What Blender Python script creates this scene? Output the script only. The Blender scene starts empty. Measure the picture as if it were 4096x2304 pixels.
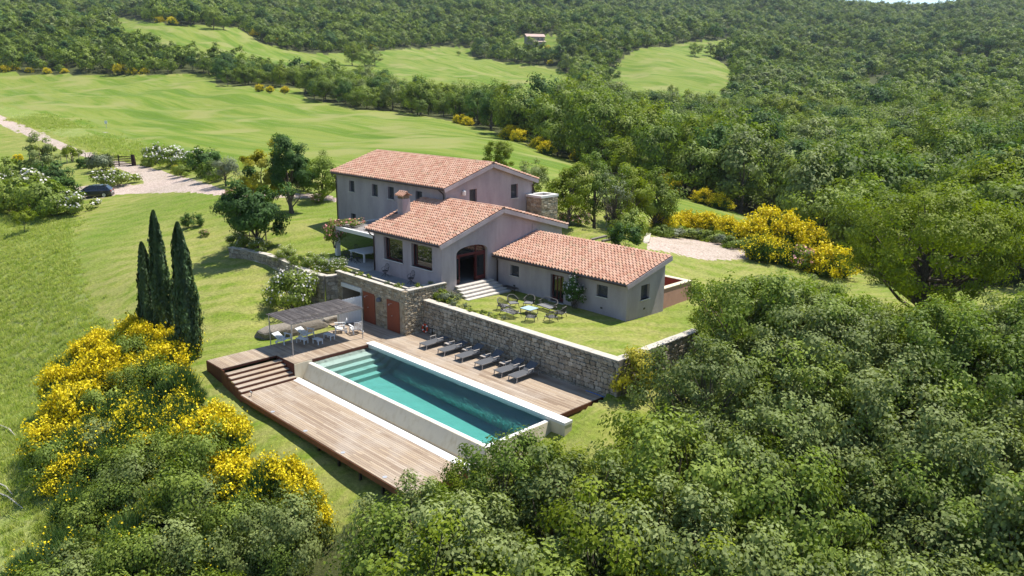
import bpy, math, random
import numpy as np
from mathutils import Matrix, Vector

SC = bpy.context.scene
COL = SC.collection
RNG = np.random.default_rng(7)
random.seed(7)

# ------------------------------------------------------------------ camera
CAM = np.array([42.137, -31.236, 17.0])          # drone position, metres; origin = foot of the cellar corner
F_PX, W_PX, H_PX = 3148.0, 4096.0, 2304.0        # focal length in photograph pixels
PITCH, YAW, ROLL = 0.25447, -0.79232, 0.0064
_cp, _sp, _cy, _sy = math.cos(PITCH), math.sin(PITCH), math.cos(YAW), math.sin(YAW)
FW = np.array([_sy * _cp, _cy * _cp, -_sp])
_rt = np.array([_cy, -_sy, 0.0]); _up = np.cross(_rt, FW)
RT = math.cos(ROLL) * _rt + math.sin(ROLL) * _up
UP = np.cross(RT, FW)
cam = bpy.data.cameras.new('camera'); cam_o = bpy.data.objects.new('camera', cam)
COL.objects.link(cam_o); SC.camera = cam_o
cam_o.matrix_world = Matrix(((RT[0], UP[0], -FW[0], CAM[0]), (RT[1], UP[1], -FW[1], CAM[1]), (RT[2], UP[2], -FW[2], CAM[2]), (0, 0, 0, 1)))
cam.sensor_width = 36.0; cam.lens = 36.0 * F_PX / W_PX
cam.clip_start = 0.5; cam.clip_end = 30000.0

# ------------------------------------------------------------------ sky, sun, exposure
SUN_DIR = np.array([0.21, 1.03, 2.15]); SUN_DIR /= np.linalg.norm(SUN_DIR)     # towards the sun
EL = math.asin(SUN_DIR[2]); AZ = math.atan2(SUN_DIR[0], SUN_DIR[1])
world = bpy.data.worlds.new('World'); SC.world = world; world.use_nodes = True
wn = world.node_tree; wn.nodes.clear()
_o = wn.nodes.new('ShaderNodeOutputWorld'); _b = wn.nodes.new('ShaderNodeBackground'); _s = wn.nodes.new('ShaderNodeTexSky')
_s.sky_type = 'NISHITA'; _s.sun_disc = False; _s.sun_elevation = EL; _s.sun_rotation = AZ
_s.altitude = 300; _s.air_density = 1.0; _s.dust_density = 0.0; _s.ozone_density = 3.0
_b.inputs['Strength'].default_value = 0.125
wn.links.new(_s.outputs[0], _b.inputs[0]); wn.links.new(_b.outputs[0], _o.inputs[0])
sun = bpy.data.lights.new('sun', 'SUN'); sun.energy = 5.0; sun.angle = math.radians(0.53); sun.color = (1.0, 0.965, 0.90)
sun_o = bpy.data.objects.new('sun', sun); COL.objects.link(sun_o); sun_o.location = (0, 0, 60)
sun_o.rotation_euler = Vector(SUN_DIR.tolist()).to_track_quat('Z', 'Y').to_euler()
SC.view_settings.view_transform = 'Standard'; SC.view_settings.look = 'None'
SC.view_settings.exposure = 0.68; SC.view_settings.gamma = 1.0; SC.view_settings.use_curve_mapping = False
SC.render.engine = 'CYCLES'
cy = SC.cycles
cy.max_bounces = 6; cy.diffuse_bounces = 3; cy.glossy_bounces = 3; cy.transmission_bounces = 4; cy.transparent_max_bounces = 8; cy.volume_bounces = 0
cy.use_denoising = True; cy.denoiser = 'OPENIMAGEDENOISE'
cy.caustics_reflective = False; cy.caustics_refractive = False
cy.sample_clamp_indirect = 6.0

# ------------------------------------------------------------------ survey helpers (photograph pixel -> place on the ground)
def ray(px, py):
    return (px - W_PX / 2) / F_PX * RT - (py - H_PX / 2) / F_PX * UP + FW
def at_z(px, py, z):
    v = ray(px, py); return CAM + v * ((z - CAM[2]) / v[2])
def at_d(px, py, d):
    v = ray(px, py); return CAM + v * (d / math.hypot(v[0], v[1]))
def project(P):
    D = np.asarray(P, float) - CAM
    w = np.maximum(D @ FW, 1e-3)
    return W_PX / 2 + F_PX * (D @ RT) / w, H_PX / 2 - F_PX * (D @ UP) / w, D @ FW
def inpoly(x, y, poly):
    x = np.asarray(x, float); y = np.asarray(y, float); r = np.zeros(x.shape, bool); n = len(poly)
    for i in range(n):
        x0, y0 = poly[i]; x1, y1 = poly[(i + 1) % n]
        if y0 == y1: continue
        c = ((y0 > y) != (y1 > y)) & (x < (x1 - x0) * (y - y0) / (y1 - y0) + x0)
        r ^= c
    return r
def segdist(x, y, pts):
    best = np.full(np.shape(x), 1e9)
    for (x0, y0), (x1, y1) in zip(pts[:-1], pts[1:]):
        dx, dy = x1 - x0, y1 - y0
        t = np.clip(((x - x0) * dx + (y - y0) * dy) / (dx * dx + dy * dy + 1e-9), 0, 1)
        best = np.minimum(best, np.hypot(x - x0 - t * dx, y - y0 - t * dy))
    return best

# ------------------------------------------------------------------ terrain heights
class Tps:
    """thin-plate spline through (u, v) -> w"""
    def __init__(self, uv, w, lam=1e-3):
        self.uv = np.array(uv, float); n = len(w)
        A = np.zeros((n + 3, n + 3)); A[:n, :n] = self.k(self.uv, self.uv) + lam * np.eye(n)
        P = np.c_[np.ones(n), self.uv]; A[:n, n:] = P; A[n:, :n] = P.T
        self.c = np.linalg.solve(A, np.r_[np.array(w, float), 0, 0, 0])
    @staticmethod
    def k(a, b):
        d2 = ((a[:, None, :] - b[None]) ** 2).sum(-1); return 0.5 * d2 * np.log(d2 + 1e-12)
    def __call__(self, q):
        out = np.empty(len(q))
        for i in range(0, len(q), 20000):
            b = q[i:i + 20000]; n = len(self.uv)
            out[i:i + 20000] = self.k(b, self.uv) @ self.c[:n] + self.c[n] + b @ self.c[n + 1:]
        return out
def polar(x, y):
    dx, dy = x - CAM[0], y - CAM[1]
    d = np.hypot(dx, dy); a = np.arctan2(dx, dy) - YAW
    a = (a + np.pi) % (2 * np.pi) - np.pi
    return a, d
NEAR = [  # X, Y, ground height
    (17.5, -1, -.2), (19, -2.5, -.7), (19.5, 1, -.5), (20, 5, -.3), (19, 9, .6), (16.8, -9, -2.2), (17.2, -5, -1.5),
    (-.5, -12.7, -1.45), (4, -12.7, -1.6), (8, -12.7, -1.75), (15, -12.7, -2.15), (8, -15, -2.9), (0, -15, -2.4), (15, -15, -3.2),
    (-5, -12.7, -.75), (-5, -8, -.35), (-5, -3, -.15), (-8, -1, .1), (-9, -6, 0.0), (-9, -12, -.7), (0, -3, -.8), (8, -4, -1.5), (8, -9, -1.9), (0, -10, -1.6),
    (8, 3, .0), (-4, 4, 1.0), (6, 12, 1.6), (12, 15, 1.7), (0, 15, 2.3),
    (-24, 8, 4.1), (-28, 4, 3.9), (-14, 16, 4.2), (-23, 21, 4.9), (-5, 24, 4.2), (3, 22, 3.2), (-12, 32, 5.0),
    (24, 14, .9), (30, 10, -.6),
    (25, -3, -3.4), (30, 3, -4.2), (28, -12, -5.8), (22, -14, -5.0), (34, -14, -6.4), (38, -8, -6.4), (45, 0, -6.5), (42, -20, -7.5), (35, -24, -8), (24, -22, -6.5), (44, -31, -9), (60, -20, -9), (55, 5, -6),
    (15, -20, -4.7), (8, -20, -4.3), (0, -20, -3.6), (-6, -20, -3.0), (15, -27, -6.5), (5, -30, -6.8), (-8, -28, -5.5), (-20, -24, -4.3), (20, -45, -12), (60, -60, -16),
]
NEARPX = [  # photo x, y, ground height
    (800, 1400, -.5), (650, 1330, -.5), (941, 1224, .7), (1000, 1120, 1.5), (700, 1000, 2.2), (850, 1080, 1.7), (600, 1120, 1.2), (450, 870, 3.0),
    (500, 1000, 1.9), (420, 1250, -.5), (200, 1000, 1.2), (0, 1000, .4), (0, 1300, -3), (150, 1200, -1.2), (0, 1600, -5.0), (250, 1400, -2.3),
    (930, 1000, 2.5), (1000, 900, 3.6), (1200, 860, 4.1), (1250, 970, 3.4),
    (2900, 1080, 1.2), (3100, 1060, .9), (2800, 985, 1.5), (3000, 1010, 1.2), (2500, 900, 2.9), (2350, 900, 3.2), (3200, 1150, .1), (2820, 1140, 1.1),
]
FARPX = [  # photo x, y, horizontal distance
    (390, 765, 98), (560, 770, 96), (750, 735, 94), (900, 775, 85), (560, 690, 112), (420, 640, 128), (250, 580, 150), (100, 510, 175), (0, 480, 190), (-300, 430, 230),
    (200, 700, 118), (50, 650, 135), (-200, 700, 120), (-200, 900, 85), (100, 800, 98), (0, 560, 165),
    (600, 600, 135), (1000, 650, 116), (1300, 650, 112), (1600, 640, 112), (2000, 640, 118), (2250, 660, 122),
    (400, 500, 190), (1000, 550, 165), (1500, 550, 165), (2000, 570, 150), (0, 400, 240), (600, 420, 240), (1200, 460, 215), (1600, 480, 205),
    (0, 298, 340), (420, 303, 340), (860, 318, 320), (1210, 380, 275), (1440, 440, 235), (1800, 490, 205), (2050, 545, 178), (2250, 630, 148),
    (0, 200, 400), (200, 150, 440), (470, 100, 560), (700, 150, 500), (900, 200, 450), (1300, 250, 430), (1600, 310, 400), (1900, 350, 390), (2150, 375, 380), (2400, 420, 350),
    (1250, 200, 560), (1700, 200, 580), (2000, 250, 520), (2280, 290, 500), (2100, 165, 610), (600, 80, 640), (1000, 110, 640),
    (2500, 360, 420), (2850, 390, 430), (2500, 220, 600), (2900, 180, 680), (2900, 290, 520),
    (2400, 520, 230), (2500, 640, 165), (2640, 790, 112), (2760, 805, 112), (2900, 880, 96), (3050, 930, 90), (2650, 880, 92), (2700, 940, 84),
    (2900, 700, 165), (3000, 600, 225), (2800, 500, 300), (3200, 800, 140), (3300, 950, 112), (3600, 800, 135), (3900, 700, 165), (4300, 700, 150), (4300, 950, 95), (3800, 1000, 88), (3500, 1050, 82),
    (3400, 500, 300), (3800, 500, 280), (4200, 450, 300), (3200, 350, 470), (3600, 300, 500), (4100, 250, 540), (3200, 200, 720), (3600, 150, 800), (4100, 120, 820),
    (0, 50, 640), (500, 0, 820), (1000, 20, 800), (1500, 60, 800), (2000, 80, 820), (2500, 90, 880), (3000, 90, 950),
    (0, -120, 900), (700, -100, 1150), (1400, -70, 1250), (2000, 15, 1350), (2190, 46, 1400), (2400, 5, 1400), (2900, 8, 1500), (3250, 36, 1450), (3520, 76, 1450), (3700, 56, 1350), (4000, 30, 1250), (4300, 14, 1200),
    (-600, 300, 320), (-600, 100, 620), (-600, -100, 950), (4700, 100, 800), (4700, -50, 1300), (4700, 500, 260), (-600, 600, 150),
]
_uv, _e = [], []
def _addpt(p):
    a, d = polar(p[0], p[1]); _uv.append((a * 1.6, math.log(d))); _e.append((p[2] - CAM[2]) / d)
for p in NEAR: _addpt(np.array(p, float))
for p in NEARPX: _addpt(at_z(*p))
for p in FARPX: _addpt(at_d(p[0], p[1], p[2] * math.hypot(1, (p[0] - W_PX / 2) / F_PX)))   # the third value is a depth, not a slant distance
for _px in range(-600, 4800, 600):              # past the skyline the land falls away again
    q = at_d(_px, 40, 2600); _addpt(np.array([q[0], q[1], 120.0]))
    q = at_d(_px, 40, 3800); _addpt(np.array([q[0], q[1], 60.0]))
for _k in range(9):                              # behind and beside the drone
    for _d, _z in ((30, -12), (120, -30), (600, -40), (2500, -20)):
        _a = YAW + math.radians(75 + _k * 26.25)
        _addpt(np.array([CAM[0] + _d * math.sin(_a), CAM[1] + _d * math.cos(_a), _z]))
TERR = Tps(_uv, _e, 2e-4)
# upper garden terrace, held up by the stone walls
LEFT_WALL = [tuple(at_z(px, py, z)[:2]) for px, py, z in ((921, 990, 3.05), (1000, 1003, 3.0), (1078, 1022, 2.95), (1135, 1040, 2.9), (1190, 1066, 2.85), (1245, 1090, 2.82), (1300, 1104, 2.8))] + [(-8.6, .25)]
WALL_RUN = [(0.0, 1.85), (17.0, 1.85)]
SIDE_RUN = [(17.0, 1.85), (17.0, 9.6)]
TERRACE = LEFT_WALL + [(-8.6, 3.0), (-.3, 3.0), (-.3, 1.85), (17.0, 1.85), (17.0, 9.6), (17.5, 15.5), (12, 21), (2, 25), (-8, 27), (-26, 24), (-31, 14)]
OPEN_EDGE = [(17.0, 9.6), (17.5, 15.5), (12, 21), (2, 25), (-8, 27), (-26, 24), (-31, 14), LEFT_WALL[0]]
_in = [(-8.8, 1.0, 2.55), (-12, 3, 2.6), (-15, 2.5, 2.62), (-4, 4, 2.5), (0.5, 3, 2.12), (4, 2.2, 2.22), (10, 2.2, 2.22), (16.5, 2.3, 2.2), (0.5, 8.5, 2.0), (6, 8.7, 1.95), (12, 8.7, 1.9), (16.5, 9, 1.75),
       (3, 5.5, 2.12), (9, 5.5, 2.1), (15, 12, 1.65), (13, 14, 1.7), (6, 15, 2.4), (0.5, 17, 2.9), (-4, 19, 3.4), (-7, 22, 4.0), (-15, 22, 4.5), (-24, 20, 4.9),
       (-24, 8, 4.1), (-16, 8.8, 3.3), (-10, 8.5, 2.7), (-20, 5, 3.5), (-26, 10, 4.2), (-16, 5, 2.9), (-22, 2, 3.2), (-29, 10, 4.3), (2, 22, 3.3)]
_in += [(x, y, 2.78) for x, y in LEFT_WALL[1:-1]] + [(LEFT_WALL[0][0], LEFT_WALL[0][1], 2.9)]
TIN = Tps([(a / 20, b / 20) for a, b, c in _in], [c for a, b, c in _in], 1e-3)
def height(x, y):
    x = np.atleast_1d(np.asarray(x, float)); y = np.atleast_1d(np.asarray(y, float))
    a, d = polar(x, y); dd = np.maximum(d, 9.0)
    z = CAM[2] + TERR(np.c_[a * 1.6, np.log(dd)]) * dd
    w = np.clip((d - 230) / 420, 0, 1)                 # folds and spurs of the far slopes
    if w.any():
        q = x * .7 + y * .71; s = -x * .71 + y * .7
        z = z + w * (7.5 * np.sin(q * .021 + 1.1 * np.sin(s * .009)) * (.6 + .4 * np.sin(s * .013 + 1)) + 4.0 * np.sin(q * .043 + s * .017 + 2.0) + 2.5 * np.sin(q * .011 - s * .047)) * np.where(d > 1250, np.clip(1 - (d - 1250) / 300, .15, 1), 1)
    m = (x > -60) & (x < 40) & (y > -15) & (y < 45)
    if m.any():
        k = np.where(m)[0]; k = k[inpoly(x[k], y[k], TERRACE)]
        if len(k):
            w = np.clip(segdist(x[k], y[k], OPEN_EDGE) / 5.0, 0, 1); w = w * w * (3 - 2 * w)
            z[k] = z[k] * (1 - w) + TIN(np.c_[x[k] / 20, y[k] / 20]) * w
    return z
def hz(x, y): return float(height(x, y)[0])
def ground_px(px, py, dmin=14.0, dmax=2500.0):
    """first place where the line of sight through a photograph pixel meets the ground"""
    v = ray(px, py); v = v / math.hypot(v[0], v[1])
    d = np.exp(np.linspace(math.log(dmin), math.log(dmax), 900))
    X = CAM[0] + v[0] * d; Y = CAM[1] + v[1] * d; Z = CAM[2] + v[2] * d
    below = np.where(Z < height(X, Y))[0]
    if not len(below): return None
    i = below[0]
    return np.array([X[i], Y[i], height(X[i], Y[i])[0]])

# ------------------------------------------------------------------ materials
class NT:
    """tiny node-graph helper"""
    def __init__(self, name):
        self.m = bpy.data.materials.new(name); self.m.use_nodes = True
        self.t = self.m.node_tree; self.t.nodes.clear()
        self.out = self.t.nodes.new('ShaderNodeOutputMaterial')
    def n(self, kind, **kw):
        nd = self.t.nodes.new(kind)
        for k, v in kw.items():
            if k.startswith('i_'):
                key = k[2:]; key = int(key) if key.isdigit() else key.replace('_', ' ')
                self.set(nd.inputs[key], v)
            else: setattr(nd, k, v)
        return nd
    def set(self, sock, v):
        if hasattr(v, 'is_output') or isinstance(v, bpy.types.NodeSocket): self.t.links.new(v, sock)
        elif isinstance(v, (tuple, list)):
            v = tuple(v)
            if len(v) == 3 and sock.type == 'RGBA': v = v + (1.0,)
            sock.default_value = v
        else: sock.default_value = v
    def math(self, op, a, b=0.0, c=None, clamp=False):
        nd = self.t.nodes.new('ShaderNodeMath'); nd.operation = op; nd.use_clamp = clamp
        self.set(nd.inputs[0], a); self.set(nd.inputs[1], b)
        if c is not None: self.set(nd.inputs[2], c)
        return nd.outputs[0]
    def mix(self, f, a, b, blend='MIX'):
        nd = self.t.nodes.new('ShaderNodeMix'); nd.data_type = 'RGBA'; nd.blend_type = blend
        self.set(nd.inputs[0], f); self.set(nd.inputs[6], a); self.set(nd.inputs[7], b)
        return nd.outputs[2]
    def ramp(self, f, stops, interp='LINEAR'):
        nd = self.t.nodes.new('ShaderNodeValToRGB'); cr = nd.color_ramp; cr.interpolation = interp
        while len(cr.elements) < len(stops): cr.elements.new(0.5)
        for e, (p, c) in zip(cr.elements, stops):
            e.position = p; e.color = tuple(c) + (1.0,) if len(c) == 3 else c
        self.set(nd.inputs[0], f); return nd.outputs[0]
    def rng(self, f, a, b, c, d):
        nd = self.t.nodes.new('ShaderNodeMapRange'); self.set(nd.inputs[0], f)
        for i, v in enumerate((a, b, c, d)): nd.inputs[i + 1].default_value = v
        return nd.outputs[0]
    def pos(self): return self.n('ShaderNodeNewGeometry').outputs['Position']
    def mapped(self, vec, scale=(1, 1, 1), rot=(0, 0, 0)):
        return self.n('ShaderNodeMapping', i_Vector=vec, i_Scale=scale, i_Rotation=rot).outputs[0]
    def noise(self, vec, scale, detail=3.0, rough=0.55):
        return self.n('ShaderNodeTexNoise', i_Vector=vec, i_Scale=scale, i_Detail=detail, i_Roughness=rough).outputs[0]
    def rnd(self):
        """one random number per piece: per object, or per piece of a joined mesh (attribute rnd)"""
        a = self.n('ShaderNodeAttribute', attribute_name='rnd').outputs['Fac']
        return self.math('FRACT', self.math('ADD', a, self.n('ShaderNodeObjectInfo').outputs['Random']))
    def bump(self, h, strength=0.4, dist=0.02):
        return self.n('ShaderNodeBump', i_Height=h, i_Strength=strength, i_Distance=dist).outputs[0]
    def principled(self, color, rough=0.6, normal=None, spec=0.4, metal=0.0, **kw):
        b = self.n('ShaderNodeBsdfPrincipled'); self.set(b.inputs['Base Color'], color); self.set(b.inputs['Roughness'], rough)
        self.set(b.inputs['Specular IOR Level'], spec); self.set(b.inputs['Metallic'], metal)
        if normal is not None: self.set(b.inputs['Normal'], normal)
        self.t.links.new(b.outputs[0], self.out.inputs[0]); return b
def hsv_jit(g, col, r, dv=0.25):
    """lightness jitter of a colour by a 0..1 random socket"""
    return g.mix(1.0, col, g.ramp(r, [(0, (1 - dv,) * 3), (1, (1 + dv,) * 3)]), 'MULTIPLY')
MATS = {}
def simple(name, col, rough=0.6, spec=0.4, metal=0.0, noise=0.18, scale=6.0):
    if name in MATS: return MATS[name]
    g = NT(name); n = g.noise(g.pos(), scale, 4)
    c = g.mix(n, tuple(x * (1 - noise) for x in col), tuple(min(1, x * (1 + noise)) for x in col))
    g.principled(c, rough, spec=spec, metal=metal); MATS[name] = g.m; return g.m

def leaf_mat(name, cols, trans=0.3, rough=0.55, spec=0.35, tcol=1.0):
    """foliage: colour from a per-leaf attribute and a per-plant random"""
    g = NT(name)
    a = g.n('ShaderNodeAttribute', attribute_name='rnd').outputs['Fac']
    o = g.n('ShaderNodeObjectInfo').outputs['Random']
    f = g.math('ADD', g.math('MULTIPLY', a, 0.4), g.math('MULTIPLY', o, 0.6))
    c = g.ramp(f, [(i / (len(cols) - 1), k) for i, k in enumerate(cols)])
    c = hsv_jit(g, c, a, 0.28)
    p = g.n('ShaderNodeBsdfPrincipled'); g.set(p.inputs['Base Color'], c); p.inputs['Roughness'].default_value = rough; p.inputs['Specular IOR Level'].default_value = spec
    if trans > 0:
        tr = g.n('ShaderNodeBsdfTranslucent')
        g.set(tr.inputs[0], g.mix(1.0, c, (1.25 * tcol, 1.35 * tcol, 0.6 * tcol), 'MULTIPLY'))
        ms = g.n('ShaderNodeMixShader'); ms.inputs[0].default_value = trans
        g.t.links.new(p.outputs[0], ms.inputs[1]); g.t.links.new(tr.outputs[0], ms.inputs[2]); g.t.links.new(ms.outputs[0], g.out.inputs[0])
    else: g.t.links.new(p.outputs[0], g.out.inputs[0])
    MATS[name] = g.m; return g.m

# ------------------------------------------------------------------ mesh helpers
def link(o, parent=None):
    COL.objects.link(o)
    if parent is not None: o.parent = parent
    return o
def tag(o, label=None, cat=None, group=None, kind=None):
    if label: o['label'] = label
    if cat: o['category'] = cat
    if group: o['group'] = group
    if kind: o['kind'] = kind
    return o
def empty(name, loc=(0, 0, 0), rz=0.0, label=None, cat=None, group=None):
    o = bpy.data.objects.new(name, None); o.location = tuple(float(v) for v in loc); o.rotation_euler = (0, 0, rz); o.empty_display_size = 0.3
    link(o); return tag(o, label, cat, group)
def np_mesh(name, V, F, mats=(), rnd=None, smooth=False, mat_idx=None):
    """mesh from a vertex array and one face array (n x 3 or n x 4)"""
    V = np.asarray(V, np.float32); F = np.asarray(F, np.int32); k = F.shape[1]
    me = bpy.data.meshes.new(name)
    me.vertices.add(len(V)); me.vertices.foreach_set('co', V.ravel())
    me.loops.add(F.size); me.loops.foreach_set('vertex_index', F.ravel())
    me.polygons.add(len(F)); me.polygons.foreach_set('loop_start', np.arange(0, F.size, k, dtype=np.int32))
    if mat_idx is not None: me.polygons.foreach_set('material_index', np.asarray(mat_idx, np.int32))
    for m in mats: me.materials.append(m)
    if rnd is not None:
        at = me.attributes.new('rnd', 'FLOAT', 'POINT'); at.data.foreach_set('value', np.asarray(rnd, np.float32))
    me.update(calc_edges=True)
    if smooth: me.polygons.foreach_set('use_smooth', np.ones(len(F), bool))
    return me
class MB:
    """collects boxes, bars, tubes and plates into one mesh"""
    def __init__(self): self.v = []; self.f = []
    def add(self, vs, fs):
        n = len(self.v); self.v += [tuple(float(c) for c in p) for p in vs]; self.f += [tuple(n + i for i in q) for q in fs]; return self
    def box(self, x0, x1, y0, y1, z0, z1):
        return self.add([(x0, y0, z0), (x1, y0, z0), (x1, y1, z0), (x0, y1, z0), (x0, y0, z1), (x1, y0, z1), (x1, y1, z1), (x0, y1, z1)],
                        [(0, 3, 2, 1), (4, 5, 6, 7), (0, 1, 5, 4), (1, 2, 6, 5), (2, 3, 7, 6), (3, 0, 4, 7)])
    def bar(self, p, q, w, h, up=(0, 0, 1)):
        p = np.array(p, float); q = np.array(q, float); d = q - p; d /= np.linalg.norm(d)
        s = np.cross(d, up); s = s / np.linalg.norm(s) if np.linalg.norm(s) > 1e-6 else np.array([1.0, 0, 0]); u = np.cross(s, d)
        vs = [c + s * a * w / 2 + u * b * h / 2 for c in (p, q) for a, b in ((-1, -1), (1, -1), (1, 1), (-1, 1))]
        return self.add(vs, [(0, 1, 2, 3), (7, 6, 5, 4), (0, 4, 5, 1), (1, 5, 6, 2), (2, 6, 7, 3), (3, 7, 4, 0)])
    def tube(self, pts, r, n=8, caps=True, closed=False):
        pts = [np.array(p, float) for p in pts]; rs = list(r) if hasattr(r, '__len__') else [r] * len(pts); vs = []; fs = []; m = len(pts)
        prev = None
        for i, p in enumerate(pts):
            a = pts[i - 1] if (i > 0 or closed) else p; b = pts[(i + 1) % m] if (i < m - 1 or closed) else p
            d = b - a; d = d / (np.linalg.norm(d) + 1e-9)
            ref = prev if prev is not None else (np.array([0, 0, 1.0]) if abs(d[2]) < .9 else np.array([1.0, 0, 0]))
            u = ref - d * (ref @ d); u /= (np.linalg.norm(u) + 1e-9); w = np.cross(d, u); prev = u
            vs += [p + rs[i] * (u * math.cos(t) + w * math.sin(t)) for t in np.linspace(0, 2 * math.pi, n, endpoint=False)]
        for i in range(m if closed else m - 1):
            j = (i + 1) % m
            for k in range(n): fs.append((i * n + k, i * n + (k + 1) % n, j * n + (k + 1) % n, j * n + k))
        if caps and not closed: fs += [tuple(range(n - 1, -1, -1)), tuple((m - 1) * n + k for k in range(n))]
        return self.add(vs, fs)
    def prism(self, poly, z0, z1):
        n = len(poly)
        return self.add([(x, y, z0) for x, y in poly] + [(x, y, z1) for x, y in poly],
                        [tuple(range(n - 1, -1, -1)), tuple(range(n, 2 * n))] + [(i, (i + 1) % n, n + (i + 1) % n, n + i) for i in range(n)])
    def plate(self, P, thick):
        """thick sheet over a polygon in space (list of points), thickened against its normal"""
        P = [np.array(p, float) for p in P]; nrm = np.cross(P[1] - P[0], P[2] - P[0]); nrm /= np.linalg.norm(nrm); n = len(P)
        return self.add([p for p in P] + [p - nrm * thick for p in P],
                        [tuple(range(n)), tuple(range(2 * n - 1, n - 1, -1))] + [(i, n + i, n + (i + 1) % n, (i + 1) % n) for i in range(n)])
    def build(self, name, mat, parent=None, smooth=False):
        me = bpy.data.meshes.new(name); me.from_pydata(self.v, [], self.f); me.materials.append(mat)
        if smooth: me.polygons.foreach_set('use_smooth', np.ones(len(self.f), bool))
        me.update(); o = bpy.data.objects.new(name, me); link(o, parent)
        if parent is not None and parent.type == 'EMPTY' and parent.get('_world'):
            o.matrix_parent_inverse = Matrix.Translation(parent.location).inverted()
        elif parent is not None and parent.get('_world_part'):
            pass
        return o
def world_thing(name, loc, label, cat, group=None):
    """an Empty whose parts are modelled in world coordinates"""
    o = empty(name, loc, 0, label, cat, group); return o
def wpart(mb, name, mat, root, parent=None, smooth=False):
    """part (or sub-part) with world-coordinate geometry under a world_thing"""
    me = bpy.data.meshes.new(name); L = Vector(root.location)
    me.from_pydata([tuple(Vector(v) - L) for v in mb.v], [], mb.f); me.materials.append(mat)
    if smooth: me.polygons.foreach_set('use_smooth', np.ones(len(mb.f), bool))
    me.update(); o = bpy.data.objects.new(name, me); return link(o, parent or root)
def copy_tree(o, loc, rz=0.0, scale=1.0, label=None, group=None):
    c = o.copy(); COL.objects.link(c); c.location = tuple(float(v) for v in loc); c.rotation_euler = (0, 0, rz)
    c.scale = (scale,) * 3 if not hasattr(scale, '__len__') else scale
    if label: c['label'] = label
    if group: c['group'] = group
    for ch in list(o.children):
        k = ch.copy(); COL.objects.link(k); k.parent = c
        for g2 in list(ch.children):
            s = g2.copy(); COL.objects.link(s); s.parent = k
    return c
def pieces(name, variants, mats4, mat, root, parent=None, limit=300, keep=None):
    """many alike pieces: the nearest `limit` as objects sharing mesh data, the rest joined into one part of kind stuff.
    variants: list of (V, F) unit meshes; mats4: list of (variant index, 4x4 world matrix)"""
    if not mats4: return
    par = parent or root; L = np.array(root.location)
    meshes = []
    for V, F in variants:
        me = bpy.data.meshes.new(name); me.from_pydata([tuple(map(float, p)) for p in V], [], [tuple(map(int, q)) for q in F]); me.materials.append(mat); me.update(); meshes.append(me)
    d = [np.linalg.norm(M[:3, 3] - CAM) for _, M in mats4]; order = np.argsort(d)
    for i in order[:limit]:
        vi, M = mats4[i]; M = M.copy(); M[:3, 3] -= L
        o = bpy.data.objects.new(name, meshes[vi]); link(o, par); o.matrix_local = Matrix(M.tolist())
    rest = order[limit:]
    if len(rest):
        vs, fs, rn = [], [], []; n = 0; rg = np.random.default_rng(5)
        for i in rest:
            vi, M = mats4[i]; V, F = variants[vi]; V = np.asarray(V, float)
            q = V @ M[:3, :3].T + M[:3, 3] - L; vs.append(q); fs += [tuple(int(k) + n for k in f) for f in F]; rn.append(np.full(len(V), rg.random())); n += len(V)
        me = bpy.data.meshes.new(name + '_field'); me.from_pydata(np.concatenate(vs).tolist(), [], fs); me.materials.append(mat)
        at = me.attributes.new('rnd', 'FLOAT', 'POINT'); at.data.foreach_set('value', np.concatenate(rn).astype(np.float32)); me.update()
        o = bpy.data.objects.new(name + '_field', me); link(o, par); o['kind'] = 'stuff'

# ------------------------------------------------------------------ land: one sheet, split by what grows on it
P_FIELD1 = [(-700, 330), (0, 298), (420, 305), (850, 300), (870, 345), (1205, 362), (1215, 395), (1330, 420), (1440, 445), (1600, 450), (1800, 490), (2010, 540), (2220, 628), (2340, 655), (2300, 700), (2100, 690), (1500, 660), (1250, 655), (1000, 660), (800, 640), (620, 600), (400, 545), (150, 445), (0, 425), (-700, 420)]
P_FIELD2 = [(470, 68), (600, 88), (720, 100), (960, 112), (1000, 145), (1050, 175), (1180, 205), (1300, 215), (1500, 205), (1800, 185), (1905, 190), (1880, 225), (2000, 245), (2150, 262), (2280, 290), (2330, 410), (2200, 430), (2000, 435), (1700, 405), (1430, 355), (1330, 330), (1100, 300), (900, 262), (740, 228), (600, 200), (430, 150)]
P_FIELD3 = [(2490, 235), (2560, 190), (2700, 185), (2760, 165), (2930, 160), (2945, 205), (2850, 232), (2900, 258), (2935, 290), (2925, 370), (2880, 470), (2700, 490), (2500, 460), (2380, 410), (2430, 300)]
P_FIELD4 = [(2620, 790), (2680, 785), (2800, 805), (3000, 870), (3120, 920), (2950, 925), (2800, 915), (2620, 890)]
P_DRIVE = [(-700, 300), (0, 462), (130, 515), (260, 575), (420, 636), (560, 660), (700, 700), (830, 735), (930, 768), (1250, 775), (1420, 800), (1420, 812), (1200, 792), (930, 787), (760, 768), (600, 772), (470, 778), (330, 800), (290, 790), (300, 745), (430, 732), (550, 742), (585, 728), (520, 690), (385, 640), (250, 602), (100, 540), (0, 497), (-700, 340)]
P_PARK = [(2585, 948), (2700, 950), (2850, 965), (2960, 990), (3030, 1032), (2920, 1042), (2820, 1040), (2740, 1025), (2660, 1005), (2590, 998)]
P_MEADOW = [(-700, 860), (0, 850), (180, 850), (300, 870), (290, 960), (310, 1080), (345, 1190), (430, 1330), (480, 1450), (400, 2400), (-700, 2400)]
P_VERGE = [(-700, 400), (0, 425), (150, 445), (400, 545), (620, 600), (800, 640), (1000, 660), (930, 690), (760, 668), (560, 640), (430, 610), (260, 550), (0, 455), (-700, 300)]
P_FARM = [(2050, 140), (2240, 140), (2250, 232), (2050, 232)]
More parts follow.
